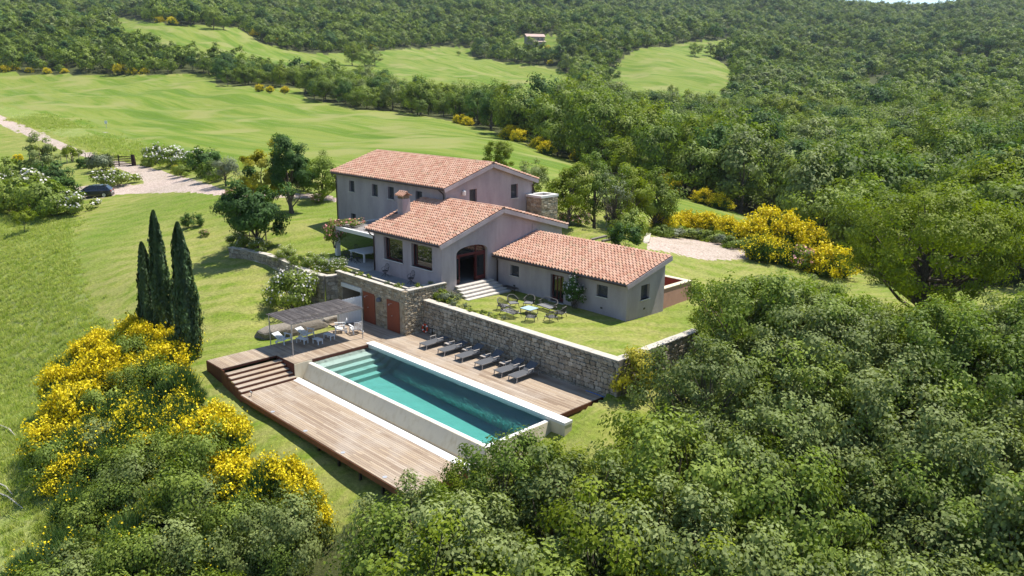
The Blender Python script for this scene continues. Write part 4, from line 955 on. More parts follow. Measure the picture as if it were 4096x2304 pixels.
# middle roof
qe, qr, qy = 5.95, 7.93, 9.35; qx0, qx1 = -9.1, .08; qF, qB = 3.16, 16.62
ro2 = wpart(slab([(qx0, qF, qe), (qx1, qF, qe), (qx1, qy, qr), (mx1, qy, qr), (mx1, 9.08, qe + (9.08 - qF) * (qr - qe) / (qy - qF)), (qx0, 9.08, qe + (9.08 - qF) * (qr - qe) / (qy - qF))]).plate([(mx1 + .01, qy, qr), (qx1, qy, qr), (qx1, qB, qe - .12), (mx1 + .01, qB, qe - .12)], .14), 'roof', M_PLAST, vi); roofs.append(ro2)
s2 = np.array([0, qy - qF, qr - qe]); s2B = np.array([0, qy - qB, qr - qe + .12])
T2 = roof_plane((qx0, qF - .05, qe - .01), SX, s2, qx1 - qx0, np.linalg.norm(s2)) + roof_plane((qx1, qB + .05, qe - .13), -SX, s2B, qx1 - mx1, np.linalg.norm(s2B))
T2 = [t for t in T2 if not (t[1][0, 3] < mx1 and t[1][1, 3] > 8.72)]
# wing roof
ve, vr_, vx0, vx1, vF, vB = 4.48, 5.68, -.22, 12.45, 8.5, 13.4
ro3 = wpart(slab([(vx0, vF, ve), (vx1, vF, ve), (vx1, vB, vr_), (vx0, vB, vr_)]), 'roof', M_PLAST, vi); roofs.append(ro3)
s3 = np.array([0, vB - vF, vr_ - ve]); T3 = roof_plane((vx0, vF - .05, ve - .01), SX, s3, vx1 - vx0, np.linalg.norm(s3))
# the nearest 300 tiles are single pieces, split over the roofs they lie on
alld = sorted([(np.linalg.norm(t[1][:3, 3] - CAM), k, i) for k, T in enumerate((T1, T2, T3)) for i, t in enumerate(T)])[:300]
for k, T in enumerate((T1, T2, T3)):
    pieces('roof_tile', [TILE], T, M_TILE, vi, roofs[k], limit=sum(1 for q in alld if q[1] == k))
def ridge(p, q, ro_, r=.12):
    p = np.array(p, float); q = np.array(q, float); L = np.linalg.norm(q - p); k = round(L / .42); u = (q - p) / L
    for i in range(k):
        a = p + u * (L * i / k); b = p + u * (L * (i + 1.06) / k); m_ = MB()
        th = np.linspace(-.15, math.pi + .15, 7); side = np.cross(u, [0, 0, 1.0])
        vs = [a + r * 1.06 * (side * math.cos(t) + np.array([0, 0, 1]) * math.sin(t)) for t in th] + [b + r * .96 * (side * math.cos(t) + np.array([0, 0, 1]) * math.sin(t)) for t in th]
        m_.add(vs, [(j, j + 1, 8 + j, 7 + j) for j in range(6)]); wpart(m_, 'ridge_tile', M_TILE, vi, ro_)
ridge((ex0, yr, rr_ + .04), (ex1, yr, rr_ + .04), ro); ridge((mx1 + .05, qy, qr + .04), (qx1, qy, qr + .04), ro2)
# verge bands under the tiles, gutters and downpipes
def band(x, pts_, ro_, th=.07):
    for (y0, z0), (y1, z1) in zip(pts_[:-1], pts_[1:]): wpart(MB().bar((x, y0, z0 - .17), (x, y1, z1 - .17), th, .30, (0, 0, 1)), 'verge', M_PLAST, vi, ro_)
band(ex1 - .02, [(eyF, re_), (yr, rr_), (eyB, re_ - .1)], ro); band(qx1 - .02, [(qF, qe), (qy, qr), (qB, qe - .12)], ro2); band(vx1 - .02, [(vF, ve), (vB, vr_)], ro3)
def gutter(x0, x1, y, z):
    m_ = MB(); th = np.linspace(math.pi, 2 * math.pi, 7); r = .085
    vs = [(x, y + r * math.cos(t), z + r * math.sin(t)) for x in (x0, x1) for t in th]; m_.add(vs, [(j, j + 1, 8 + j, 7 + j) for j in range(6)]); vs2 = [(x, y + (r - .012) * math.cos(t), z + (r - .012) * math.sin(t) + .006) for x in (x0, x1) for t in th]; m_.add(vs2, [(7 + j, 8 + j, j + 1, j) for j in range(6)])
    m_.tube([(x0, y - r, z), (x1, y - r, z)], .014, 5); return wpart(m_, 'gutter', M_BROWNMET, vi)
gutter(ex0, ex1 - .1, eyF - .10, re_ - .06); gutter(qx0, qx1 - .1, qF - .10, qe - .06); gutter(vx0 + .05, vx1 - .1, vF - .10, ve - .06)
def pipe(pts_): wpart(MB().tube(pts_, .05, 7), 'downpipe', M_BROWNMET, vi, smooth=True)
pipe([(ex0 + .35, eyF - .1, re_ - .14), (ex0 + .35, eyF - .05, re_ - .35), (ex0 + .36, my0 - .07, re_ - .55), (ex0 + .36, my0 - .07, 3.9)])
pipe([(mx1 - .35, eyF - .1, re_ - .14), (mx1 - .3, my0 - .1, re_ - .45), (mx1 - .18, my0 - .08, re_ - .6), (mx1 - .18, my0 - .08, 7.3)])
pipe([(mx1 + .30, eyB - .3, re_ - .28), (mx1 + .08, my1 - .2, re_ - .6), (mx1 + .07, my1 - .1, re_ - .8), (mx1 + .07, my1 - .1, 3.5)])
pipe([(qx0 + .55, qF - .1, qe - .14), (qx0 + .62, qF, qe - .35), (nx0 + .08, ny0 - .07, qe - .55), (nx0 + .08, ny0 - .07, 2.7)])
pipe([(.35, vF - .1, ve - .14), (.15, vF + .05, ve - .3), (-.08, wy0 - .07, ve - .45), (-.08, wy0 - .07, 2.0)])
# chimney on the middle roof
cx_, cy_ = -8.05, 6.15
chm = wpart(MB().box(cx_ - .36, cx_ + .36, cy_ - .36, cy_ + .36, 6.3, 8.15), 'chimney', M_PLAST, vi, ro2)
m = MB()
for a in (-.28, -.09, .09, .28):
    for b in (-.28, .28): m.box(cx_ + a - .05, cx_ + a + .05, cy_ + b - .05, cy_ + b + .05, 8.16, 8.42); m.box(cx_ + b - .049, cx_ + b + .049, cy_ + a - .049, cy_ + a + .049, 8.16, 8.42)
wpart(m, 'chimney_vent', M_STONE2, vi, ro2)
m = MB(); m.plate([(cx_ - .5, cy_ - .5, 8.42), (cx_ + .5, cy_ - .5, 8.42), (cx_ + .5, cy_, 8.66), (cx_ - .5, cy_, 8.66)], .05); m.plate([(cx_ - .5, cy_, 8.66), (cx_ + .5, cy_, 8.66), (cx_ + .5, cy_ + .5, 8.42), (cx_ - .5, cy_ + .5, 8.42)], .05); m.tube([(cx_ - .5, cy_, 8.68), (cx_ + .5, cy_, 8.68)], .08, 8)
for q in range(4): m.tube([(cx_ - .38 + .25 * q, cy_ - .5, 8.45), (cx_ - .38 + .25 * q, cy_, 8.69)], .07, 6)
wpart(m, 'chimney_cap', M_TILE, vi, ro2)
wpart(MB().bar((cx_ - .5, cy_ - .55, 6.95), (cx_ - .5, cy_ + .55, 7.3), .25, .06), 'chimney_flashing', M_BROWNMET, vi, ro2)

# --- stone stair tower behind the main block
tw = world_thing('stone_tower', (-5.3, 19.7, 3.4), 'small square stone tower with white rim behind the main gable', 'tower')
wpart(MB().box(-6.3, -4.55, 18.3, 20.4, 2.8, 7.35), 'core', M_MORT2, tw)
stt = stone_face((-6.3, 18.3, 0), SX, 1.75, 2.9, 7.35, -SY, (.34, .2), .06) + stone_face((-4.55, 18.3, 0), SY, 2.1, 2.9, 7.35, SX, (.34, .2), .06)
pieces('stone', STONES, stt, M_STONE2, tw)
m = MB(); m.box(-6.36, -4.48, 18.22, 18.52, 7.36, 7.55); m.box(-6.36, -4.48, 20.16, 20.46, 7.36, 7.55); m.box(-6.36, -6.06, 18.52, 20.16, 7.36, 7.55); m.box(-4.78, -4.48, 18.52, 20.16, 7.36, 7.55); wpart(m, 'rim', M_WHITEC, tw)
# --- terracotta walled yard behind the wing
M_TERRA = simple('pink_terracotta_render', (.40, .225, .16), .9, .12, noise=.18, scale=3); M_CREAM = simple('cream_coping', (.60, .50, .36), .85, .15); M_REDIN = simple('red_inner_render', (.30, .085, .055), .9, .12)
yd = world_thing('walled_yard', (10.3, 15.2, 1.4), 'low terracotta walled yard with cream coping behind the wing', 'yard wall')
zt_, zb_ = 3.15, .9
m = MB(); m.add([(11.35, 13.12, zt_), (11.72, 13.12, zt_), (11.72, 17.1, zt_), (11.35, 16.75, zt_), (11.35, 13.12, zb_), (11.95, 13.12, zb_), (11.95, 17.4, zb_), (11.35, 16.75, zb_)], [(1, 5, 6, 2), (0, 1, 2, 3), (0, 4, 5, 1)])
m.add([(7.0, 17.1, zt_), (7.0, 16.75, zt_), (11.35, 16.75, zt_), (11.72, 17.1, zt_), (7.0, 17.4, zb_), (11.95, 17.4, zb_)], [(0, 1, 2, 3), (0, 3, 5, 4)]); wpart(m, 'wall', M_TERRA, yd)
m = MB(); m.add([(11.349, 13.12, zt_ - .01), (11.349, 16.76, zt_ - .01), (11.349, 16.76, zb_), (11.349, 13.12, zb_)], [(0, 1, 2, 3)]); m.add([(11.349, 16.749, zt_ - .01), (7.0, 16.749, zt_ - .01), (7.0, 16.749, zb_), (11.349, 16.749, zb_)], [(0, 1, 2, 3)]); m.add([(7, 13.12, 2.2), (11.34, 13.12, 2.2), (11.34, 16.74, 2.2), (7, 16.74, 2.2)], [(0, 1, 2, 3)]); wpart(m, 'inner_face', M_REDIN, yd)
m = MB(); m.prism([(11.32, 13.12), (11.78, 13.12), (11.78, 17.16), (11.32, 16.72)], zt_ + .004, zt_ + .05); m.prism([(7.0, 16.72), (11.32, 16.72), (11.78, 17.16), (7.0, 17.16)], zt_ + .004, zt_ + .05); wpart(m, 'coping', M_CREAM, yd)
# --- concrete pergola on the terrace side
pg = world_thing('concrete_pergola', (-12.6, 6.5, 2.6), 'flat white concrete porch roof on a post beside the villa', 'porch')
wpart(MB().box(-15.4, -8.52, 4.1, 9.08, 5.02, 5.2), 'roof_slab', simple('weathered_concrete', (.235, .215, .20), .9, .15, noise=.4, scale=1.5), pg)
m = MB(); m.box(-15.46, -8.52, 4.02, 4.24, 5.0, 5.3); m.box(-15.46, -15.22, 4.24, 9.08, 5.0, 5.3); wpart(m, 'edge_beam', M_WHITEC, pg)
wpart(MB().box(-15.2, -14.85, 4.1, 4.45, 2.2, 5.01), 'post', M_WHITEC, pg)
wpart(MB().box(-15.6, -8.55, 2.6, 5.6, 2.3, 2.66), 'floor_slab', simple('pale_terrace_concrete', (.36, .335, .30), .9, .15, noise=.35, scale=1.2), pg)
wpart(MB().box(-16.4, -8.55, 7.1, 9.05, 2.3, 2.85), 'back_floor', MATS['pale_terrace_concrete'], pg)

# ------------------------------------------------------------------ shrubs
def shrub_mesh(seed, R, ncl, cr, n, size, mat, nf=0, fsize=.1, fmat=None, stems=6, low=-.1):
    rg = np.random.default_rng(seed); cen = clumps(rg, R, R[2] * .42, ncl, low, .55)
    V, F, rn = cloud(rg, cen, cr, n, size); V[:, 2] = np.maximum(V[:, 2], .02)
    fo = np_mesh('foliage', V, F, [mat], rn); fl = None
    if nf:
        k = rg.integers(0, len(cen), nf); d = rsph(rg, nf); d[:, 2] = np.abs(d[:, 2]) * .9 + .15; d = unit(d)
        C = cen[k] + d * cr * rg.uniform(.75, 1.12, nf)[:, None]; C[:, 2] = np.maximum(C[:, 2], .1)
        out = unit(C - np.array([0, 0, R[2] * .3])); sel = (d * out).sum(1) > .25
        V, F = leaf_quads(rg, C[sel], d[sel] + rsph(rg, sel.sum()) * .5, fsize, .95); fl = np_mesh('blossom', V, F, [fmat], np.repeat(rg.random(sel.sum()), 4))
    mb = MB()
    for q in range(stems):
        c_ = cen[rg.integers(0, len(cen))]; p0 = np.array([rg.normal(0, .12) * R[0], rg.normal(0, .12) * R[1], -.15]); mb.tube([p0, (p0 + c_) / 2 + rg.normal(0, .05, 3), c_], [.035, .025, .01], 4, False)
    return fo, fl, mesh_from_mb('stems', mb, M_BARK)
def shrub(ms, name, loc, rz, sc, label, cat='shrub', group=None):
    o = empty(name, loc, rz, label, cat, group); o.scale = (sc,) * 3 if not hasattr(sc, '__len__') else sc
    link(bpy.data.objects.new('stems', ms[2]), o); link(bpy.data.objects.new('foliage', ms[0]), o)
    if ms[1] is not None: link(bpy.data.objects.new('blossom', ms[1]), o)
    return o
def broom_mesh(seed, nspray, nbl, nf, fsize=.085, R=1.0):
    """broom: upright green switches in sprays over a dome, yellow flowers along the tips"""
    rg = np.random.default_rng(seed); d = rsph(rg, nspray * 3); d = d[d[:, 2] > -.05][:nspray]
    f = .72 + .42 * rg.random(len(d)); tip = d * f[:, None] * np.array([R, R, R * 1.05]); tip[:, 2] += .18
    k = rg.integers(0, len(d), nbl); base = tip[k] * rg.uniform(.30, .62, nbl)[:, None] + rg.normal(0, .06, (nbl, 3)); base[:, 2] = np.maximum(base[:, 2], 0.0)
    dirs = unit(unit(tip[k]) * .55 + np.array([0, 0, .75]) + rsph(rg, nbl) * .42); L = rg.uniform(.35, .75, nbl)[:, None]
    side = unit(np.cross(dirs, rsph(rg, nbl))) * .022; bend = rsph(rg, nbl) * .05
    V = np.stack([base - side, base + side, base + dirs * L * .6 + side + bend, base + dirs * L + bend * 1.6, ], 1).reshape(-1, 3)
    cs = rg.random(len(d)); fo = np_mesh('switches', V, np.arange(4 * nbl).reshape(-1, 4), [M_BROOM], np.repeat(np.clip(.5 * cs[k] + .5 * rg.random(nbl), 0, .99), 4))
    fl = None
    if nf:
        wts = rg.random(len(d)) ** 1.5 * (0.3 + np.clip(d[:, 2] + .2, 0, 1)); kk = rg.choice(len(d), nf, p=wts / wts.sum())
        C = tip[kk] * rg.uniform(.78, 1.12, nf)[:, None] + rg.normal(0, .12, (nf, 3)) * np.array([1, 1, .8]); C[:, 2] += .12
        V, F = leaf_quads(rg, C, rsph(rg, nf) + np.array([0, 0, .5]), fsize, .9); fl = np_mesh('blossom', V, F, [M_BLOOM], np.repeat(rg.random(nf), 4))
    mb = MB()
    for q in range(7):
        c_ = tip[rg.integers(0, len(tip))] * .6; p0 = np.array([rg.normal(0, .12), rg.normal(0, .12), -.3]); mb.tube([p0, (p0 + c_) / 2, c_], [.03, .02, .008], 4, False)
    return fo, fl, mesh_from_mb('stems', mb, M_BARK)
BROOM_H = [broom_mesh(300 + i, 60, 3400, 3600, .10) for i in range(3)]
BROOM_M = [broom_mesh(310 + i, 60, 3800, 900, .085) for i in range(3)]
BROOM_L = [broom_mesh(320 + i, 60, 4200, 160, .07) for i in range(3)]
LEAFY = [shrub_mesh(330 + i, (1.15, 1.15, 1.25), 26, .42, 3600, .105, [M_SHRUB, M_SHRUB, M_OAKG][i]) for i in range(3)]
P_BROOM = [(470, 1330), (560, 1290), (640, 1330), (740, 1335), (790, 1390), (830, 1480), (900, 1600), (980, 1720), (1040, 1840), (1150, 1880), (1260, 1960), (1340, 1990), (1400, 2050), (1300, 2500), (-50, 2500), (60, 2200), (190, 2050), (60, 1900), (50, 1760), (150, 1650), (120, 1570), (260, 1440), (360, 1330)]
rg = np.random.default_rng(41); kept = []
cells = [(x, y) for x in np.arange(-34, 24, 1.42) for y in np.arange(-42, -8, 1.42)]; rg.shuffle(cells)
for x, y in cells:
    x += rg.uniform(-.6, .6); y += rg.uniform(-.6, .6)
    if y > -12.9 and x > -5.4: continue
    if y > -13.6 and -5.5 < x < 17: continue
    z = hz(x, y); s = rg.uniform(.95, 1.5)
    q = np.array([[x, y, z + s * .9], [x, y, z + s * .2], [x + RT[0] * s * .8, y + RT[1] * s * .8, z + s * .5], [x - RT[0] * s * .8, y - RT[1] * s * .8, z + s * .5]]); X_, Y_, D__ = project(q)
    if (D__ < 5).any() or not inpoly(X_, np.minimum(Y_, 2480), P_BROOM).all(): continue
    cx0, cy0 = X_[0], Y_[0]
    e = segdist(cx0, cy0, P_BROOM[:15]) if cy0 < 2150 else 900          # distance from the upper and deck-side rim
    el = segdist(cx0, cy0, P_BROOM[15:] + [P_BROOM[0]])                 # from the meadow-side rim
    yellow = 1 - np.clip(e / 230, 0, 1); yl = 1 - np.clip(el / 260, 0, 1); t = rg.random()
    if t < .85 * yellow ** .7 or (cy0 < 1560 and t < .6): kind = 'H'
    elif t < .85 * yl: kind = 'H' if rg.random() < .3 else 'M'
    elif cy0 < 1950: kind = 'M' if rg.random() < .3 else ('L' if rg.random() < .6 else 'G')
    else: kind = 'G' if rg.random() < .6 else 'L'
    if cy0 > 2080 and kind in 'HM': kind = 'L'
    ms = {'H': BROOM_H, 'M': BROOM_M, 'L': BROOM_L, 'G': LEAFY}[kind][int(rg.integers(0, 3))]
    lb = {'H': 'broom bush thick with yellow flowers on the bank below the pool deck', 'M': 'half flowering green broom bush on the bank below the pool deck', 'L': 'feathery green broom bush with hardly a flower on the bank', 'G': 'leafy green shrub without flowers among the broom on the bank'}[kind]
    gp = {'H': 'flowering broom on the bank', 'M': 'half flowering broom on the bank', 'L': 'green broom on the bank', 'G': 'leafy shrubs on the bank'}[kind]
    shrub(ms, 'broom_bush' if kind != 'G' else 'leafy_shrub', (x, y, z - .08), rg.uniform(0, 6.28), (s, s, s * rg.uniform(.95, 1.35)), lb, 'bush' if kind != 'G' else 'shrub', gp); kept.append(kind)
print('BANK', len(kept), {k: kept.count(k) for k in 'HMLG'})

# ------------------------------------------------------------------ oak thicket in front
OAKF = [tree_mesh(400 + i, (2.7, 2.5, 2.0), 3.7, 62, .52, 9000, .135, 5.2, .15, 50, [M_OAKG, M_SHRUB, M_OAK, M_OAKG, M_BRIGHT, M_OAKG][i], low=-.7, shell=.42, bark=M_LICH if i % 2 else M_BARK, outw=.6, flat=.8) for i in range(6)]
P_FG = [(1230, 2700), (1330, 2080), (1480, 2010), (1560, 2015), (1650, 1960), (1720, 1890), (1790, 1850), (1860, 1805), (1960, 1750), (2060, 1760), (2150, 1720), (2240, 1710), (2310, 1830), (2430, 1810), (2450, 1650), (2510, 1570), (2590, 1480), (2640, 1390), (2680, 1330), (2650, 1250), (2690, 1170), (2760, 1140), (2830, 1200), (2880, 1120), (2980, 1050), (3060, 1090), (3180, 1060), (3350, 1150), (3600, 1200), (4300, 1150), (5300, 1150), (5300, 2900)]
rg = np.random.default_rng(43); nfg = 0; used = []
cells = [(x, y) for x in np.arange(15, 62, 2.9) for y in np.arange(-31, 30, 2.9)]
for x, y in cells:
    x += rg.uniform(-1, 1); y += rg.uniform(-1, 1); dcam = math.hypot(x - CAM[0], y - CAM[1])
    if dcam < 13 or dcam > 78: continue
    if x < 17.6 and y > -13.5: continue
    if x < 18.6 and -3.4 < y < 10: continue
    z = hz(x, y); X0_, Y0_, D0_ = project(np.array([[x, y, z + 2]]))
    if D0_[0] < 6 or X0_[0] < -300 or X0_[0] > 4500: continue
    for s in (1.35, 1.2, 1.05, .9, .75):
        s2 = s * rg.uniform(.95, 1.05); r_ = 2.35 * s2
        q = np.array([[x, y, z + 5.5 * s2]] + [[x + RT[0] * a * r_, y + RT[1] * a * r_, z + h * s2] for a in (-1, 1) for h in (3.0, 4.4)])
        X_, Y_, D__ = project(q)
        if (D__ > 3).all() and inpoly(X_, np.minimum(Y_, 2650), P_FG).all(): break
    else: continue
    i = int(rg.integers(0, 6)); nfg += 1
    where = 'by the pool end' if X0_[0] < 2250 else ('below the stone wall corner' if X0_[0] < 2900 and Y0_[0] < 1900 else ('along the bottom of the picture' if Y0_[0] > 1950 else 'on the right slope'))
    colr = ['grey green', 'fresh green', 'mid green', 'grey green', 'bright green', 'grey green'][i]
    tree_obj('young_oak', OAKF[i][0], OAKF[i][1], (x, y, z - .15), rg.uniform(0, 6.28), (s2, s2, s2 * rg.uniform(.95, 1.1)), '%s young oak in the thicket %s' % (colr, where), '%s oaks of the thicket %s' % (colr, where))
print('FG', nfg)

# ------------------------------------------------------------------ single trees round the house
def at_ground(px, py): return ground_px(px, py)
def put_tree(name, px, py, h, R, zc, seed, ncl, cr, n, size, mat, label, r0=.2, nl=16, low=-.45, shell=.5, lean=0., fork=.25, bark=None, top=None):
    p = at_ground(px, py); c_, t_ = tree_mesh(seed, R, zc, ncl, cr, n, size, h, r0, nl, mat, low, shell, lean, bark, fork=fork)
    sc = 1.0
    if top is not None:                         # height read off the photograph
        dd = math.hypot(p[0] - CAM[0], p[1] - CAM[1]); sc = (at_d(px, top, dd)[2] - p[2]) / (zc + R[2] * .92 + cr * .5)
    return tree_obj(name, c_, t_, (p[0], p[1], p[2] - .05), 0, sc, label)
put_tree('lime_tree', 1030, 1000, 7.2, (3.3, 3.3, 3.2), 4.3, 501, 60, .78, 13000, .27, M_DARK, 'dark green broad-leaved tree tied to a wooden stake above the garden wall', .17, 22, low=-.85, shell=.35, top=680)
put_tree('golden_tree', 1062, 835, 7.4, (3.3, 3.3, 3.7), 4.6, 502, 50, .8, 13000, .26, M_YELG, 'yellow green golden-leaved tree behind the dark tree on the lawn', .18, 14, low=-.8, top=580)
put_tree('tall_oak', 1168, 855, 10.5, (3.0, 3.0, 4.2), 7.0, 503, 60, .9, 15000, .28, M_DARK, 'tall dark oak with a bare trunk on the lawn left of the house', .32, 20, low=-.75, top=535)
put_tree('olive_tree', 905, 745, 4.6, (2.6, 2.6, 1.9), 2.7, 504, 34, .75, 5000, .2, M_OLIVE, 'grey green olive tree beside the gravel drive', .2, 14, low=-.4, top=630)
put_tree('garden_oak', 1290, 800, 7.0, (3.6, 3.4, 3.4), 4.0, 505, 55, .95, 7000, .28, M_OAK, 'mid green spreading tree just left of the main house wall', .22, 12, low=-.85, top=610)
put_tree('garden_oak', 1215, 770, 6.6, (3.0, 3.0, 3.2), 3.6, 506, 48, .9, 6000, .28, M_OAK, 'green tree behind the tall dark oak at the lawn edge', .2, 10, low=-.85, top=640)
put_tree('garden_oak', 1985, 712, 8.0, (3.2, 3.2, 3.4), 4.6, 507, 46, .95, 6500, .3, M_BRIGHT, 'round fresh green tree rising behind the main roof ridge', .2, 10, low=-.8, top=555)
put_tree('garden_oak', 2135, 780, 6.0, (3.0, 3.0, 2.6), 3.6, 508, 40, .9, 5000, .28, M_OAKG, 'pale green tree between the main gable and the field', .2, 10, low=-.8, top=640)
for k, (px, py, h, rr, mt, lb) in enumerate(((2270, 905, 8.5, 3.1, M_BRIGHT, 'leafy garden tree next to the stone tower'), (2375, 915, 9.6, 3.3, M_OAK, 'tallest tree of the clump behind the upper lawn'), (2520, 915, 8.6, 2.9, M_BRIGHT, 'bright green tree behind the rose arch'), (2620, 925, 7.6, 2.9, M_OAK, 'tree at the gravel yard end of the lawn clump'))):
    put_tree('garden_tree', px, py, h, (rr, rr, h * .42), h * .55, 510 + k, 56, .85, 8000, .25, mt, lb, .22, 18, low=-.85, top=[650, 605, 640, 665][k])
put_tree('bare_tree', 2450, 935, 7.2, (2.3, 2.3, 2.4), 4.9, 520, 46, .45, 900, .18, M_OLIVE, 'half bare pale tree with grey branches above the rose arch', .14, 44, low=-.5, bark=M_BARK, top=690)
put_tree('great_oak', 3680, 1330, 12.5, (7.6, 7.6, 5.6), 7.6, 521, 190, 1.15, 36000, .24, M_BRIGHT, 'great spreading bright green oak right of the gravel yard', .6, 46, low=-.55, shell=.5, bark=M_BARK, top=725)
put_tree('field_tree', 180, 735, 6.2, (2.1, 2.1, 3.0), 3.6, 522, 44, .65, 5200, .24, M_OAKG, 'light green upright tree standing over the hedge at the fence', .16, 16, low=-.8, top=535)
put_tree('round_tree', 290, 650, 4.4, (2.6, 2.4, 1.7), 2.6, 523, 36, .7, 4000, .26, M_BRIGHT, 'round fresh green tree at the fence by the drive', .16, 10, low=-.5, top=578)
put_tree('small_tree', 98, 932, 3.4, (1.7, 1.7, 1.3), 2.4, 524, 24, .5, 2200, .2, M_YELG if 0 else M_BRIGHT, 'small round tree on a thin trunk in the meadow', .07, 10, low=-.4, top=835)
# far copse in front of the distant farmhouse, single trees in the far fields
for k, (px, py, s) in enumerate(((855, 122, 1.5), (895, 122, 1.2), (1410, 262, 1.5), (1460, 268, 1.4), (1500, 262, 1.2), (2350, 345, 1.4), (2400, 352, 1.3), (2440, 330, 1.2), (2320, 250, 1.2), (2380, 255, 1.3), (2290, 240, 1.2), (2180, 250, 1.0), (2240, 245, 1.2), (1835, 222, .45), (2688, 405, .9), (2780, 225, 1.2), (2840, 228, 1.1), (2870, 240, .9))):
    p = ground_px(px, py, 150)
    lb = ['dark round tree casting shade on the upper far field', 'smaller tree beside the shade tree on the upper far field'][k] if k < 2 else ('tree of the clump jutting between the two far fields' if k < 5 else ('tree of the copse below the distant farmhouse' if k < 13 else ['tiny lone shrub in the pale far field', 'small dark lone tree at the near edge of the right far field', 'left tree of the clump in the right far field', 'middle tree of the clump in the right far field', 'right tree of the clump in the right far field'][k - 13]))
    tree_obj('field_tree', MID[k % 6][0], MID[k % 6][1], (p[0], p[1], p[2] - .2), k * 1.3, s, lb, 'trees in the far fields')

# ------------------------------------------------------------------ cypresses
def cypress(px, py, h, r, seed, label):
    rg = np.random.default_rng(seed); n = 11000; t = rg.random(n) ** .8
    prof = r * np.clip(np.minimum((1 - t) ** .5 * 1.12, .6 + t * 1.8), 0, 1)
    th = rg.uniform(0, 6.283, n); ph = rg.uniform(0, 6.28, 4)
    lob = 1 + .24 * np.sin(3 * th + ph[0] + 2.5 * t) + .14 * np.sin(7 * th + ph[1] - 9 * t) + .14 * np.sin(17 * t + 3 * th + ph[2]) + rg.normal(0, .10, n)
    rad = prof * lob * (1 - .35 * rg.random(n) ** 2)
    C = np.c_[rad * np.cos(th), rad * np.sin(th), t * h * .985 + .15]
    out = np.c_[np.cos(th), np.sin(th), np.full(n, .15)]; N = out + rsph(rg, n) * .5; T = np.c_[out[:, :2] * .28, np.ones(n)] + rsph(rg, n) * .3
    V, F = leaf_quads(rg, C, N, .27, .42, T); lobes = .5 + .5 * np.sin(4 * th + 7 * t + ph[3])
    cm = np_mesh('crown', V, F, [M_CYP], np.repeat(np.clip(.5 * lobes + .5 * rg.random(n), 0, .99), 4))
    tm = mesh_from_mb('trunk', MB().tube([(0, 0, -.5), (0, 0, h * .5), (0, 0, h * .93)], [.2, .12, .02], 7), M_BARK)
    p = ground_px(px, py); return tree_obj('cypress', cm, tm, (p[0], p[1], p[2]), 0, 1, label, 'cypresses by the broom bank')
cypress(612, 1385, 7.2, .60, 601, 'shortest of the three cypresses, on the meadow side'); cypress(672, 1395, 9.4, .62, 602, 'tallest cypress, in the middle of the three'); cypress(765, 1440, 9.0, .72, 603, 'cypress nearest the pool deck of the three')

# ------------------------------------------------------------------ garden shrubs
ROSEW = [shrub_mesh(340 + i, (1.2, 1.2, 1.1), 30, .38, 4200, .11, M_SHRUB, 420, .08, M_WHITE) for i in range(2)]
WHITEF = [shrub_mesh(345 + i, (1.3, 1.3, 1.2), 26, .42, 2800, .17, M_SHRUB, 260, .17, M_WHITE) for i in range(2)]
ROSEP = shrub_mesh(350, (1.0, 1.0, 1.0), 22, .34, 1600, .14, M_SHRUB, 160, .15, M_PINK)
GREENB = [shrub_mesh(352 + i, (1.2, 1.2, 1.2), 26, .42, 2400, .17, [M_SHRUB, M_DARK, M_OLIVE][i]) for i in range(3)]
GOLDB = shrub_mesh(356, (1.1, 1.1, 1.2), 26, .4, 3200, .13, M_YELG)
def put(ms, name, px, py, s, label, cat='shrub', group=None, dz=0): p = ground_px(px, py); return shrub(ms, name, (p[0], p[1], p[2] - .08 + dz), px * .37, s, label, cat, group)
put(ROSEW[0], 'rose_bush', 1175, 1240, (1.75, 1.75, 1.95), 'big round rose bush full of small white blooms behind the canopy', 'rose bush')
for px, py, s, lb in ((465, 742, (1.8, 1.8, 1.3), 'white-flowering shrub behind the parked car'), (645, 655, (2.0, 1.9, 1.8), 'tallest white-flowering shrub right of the gate'), (705, 665, (1.9, 1.8, 1.6), 'white-flowering shrub in the row beside the drive, second from the gate'), (775, 672, (2.0, 1.9, 1.6), 'white-flowering shrub in the row nearest the olive tree'), (300, 855, (1.5, 1.5, 1.4), 'white-flowering shrub at the car end of the big hedge'), (120, 790, (2.4, 2.2, 2.0), 'white-flowering shrub in the middle of the big hedge'), (10, 800, (2.0, 2.0, 1.8), 'white-flowering shrub at the left end of the big hedge')):
    put(WHITEF[int(px) % 2], 'flowering_shrub', px, py, s, lb)
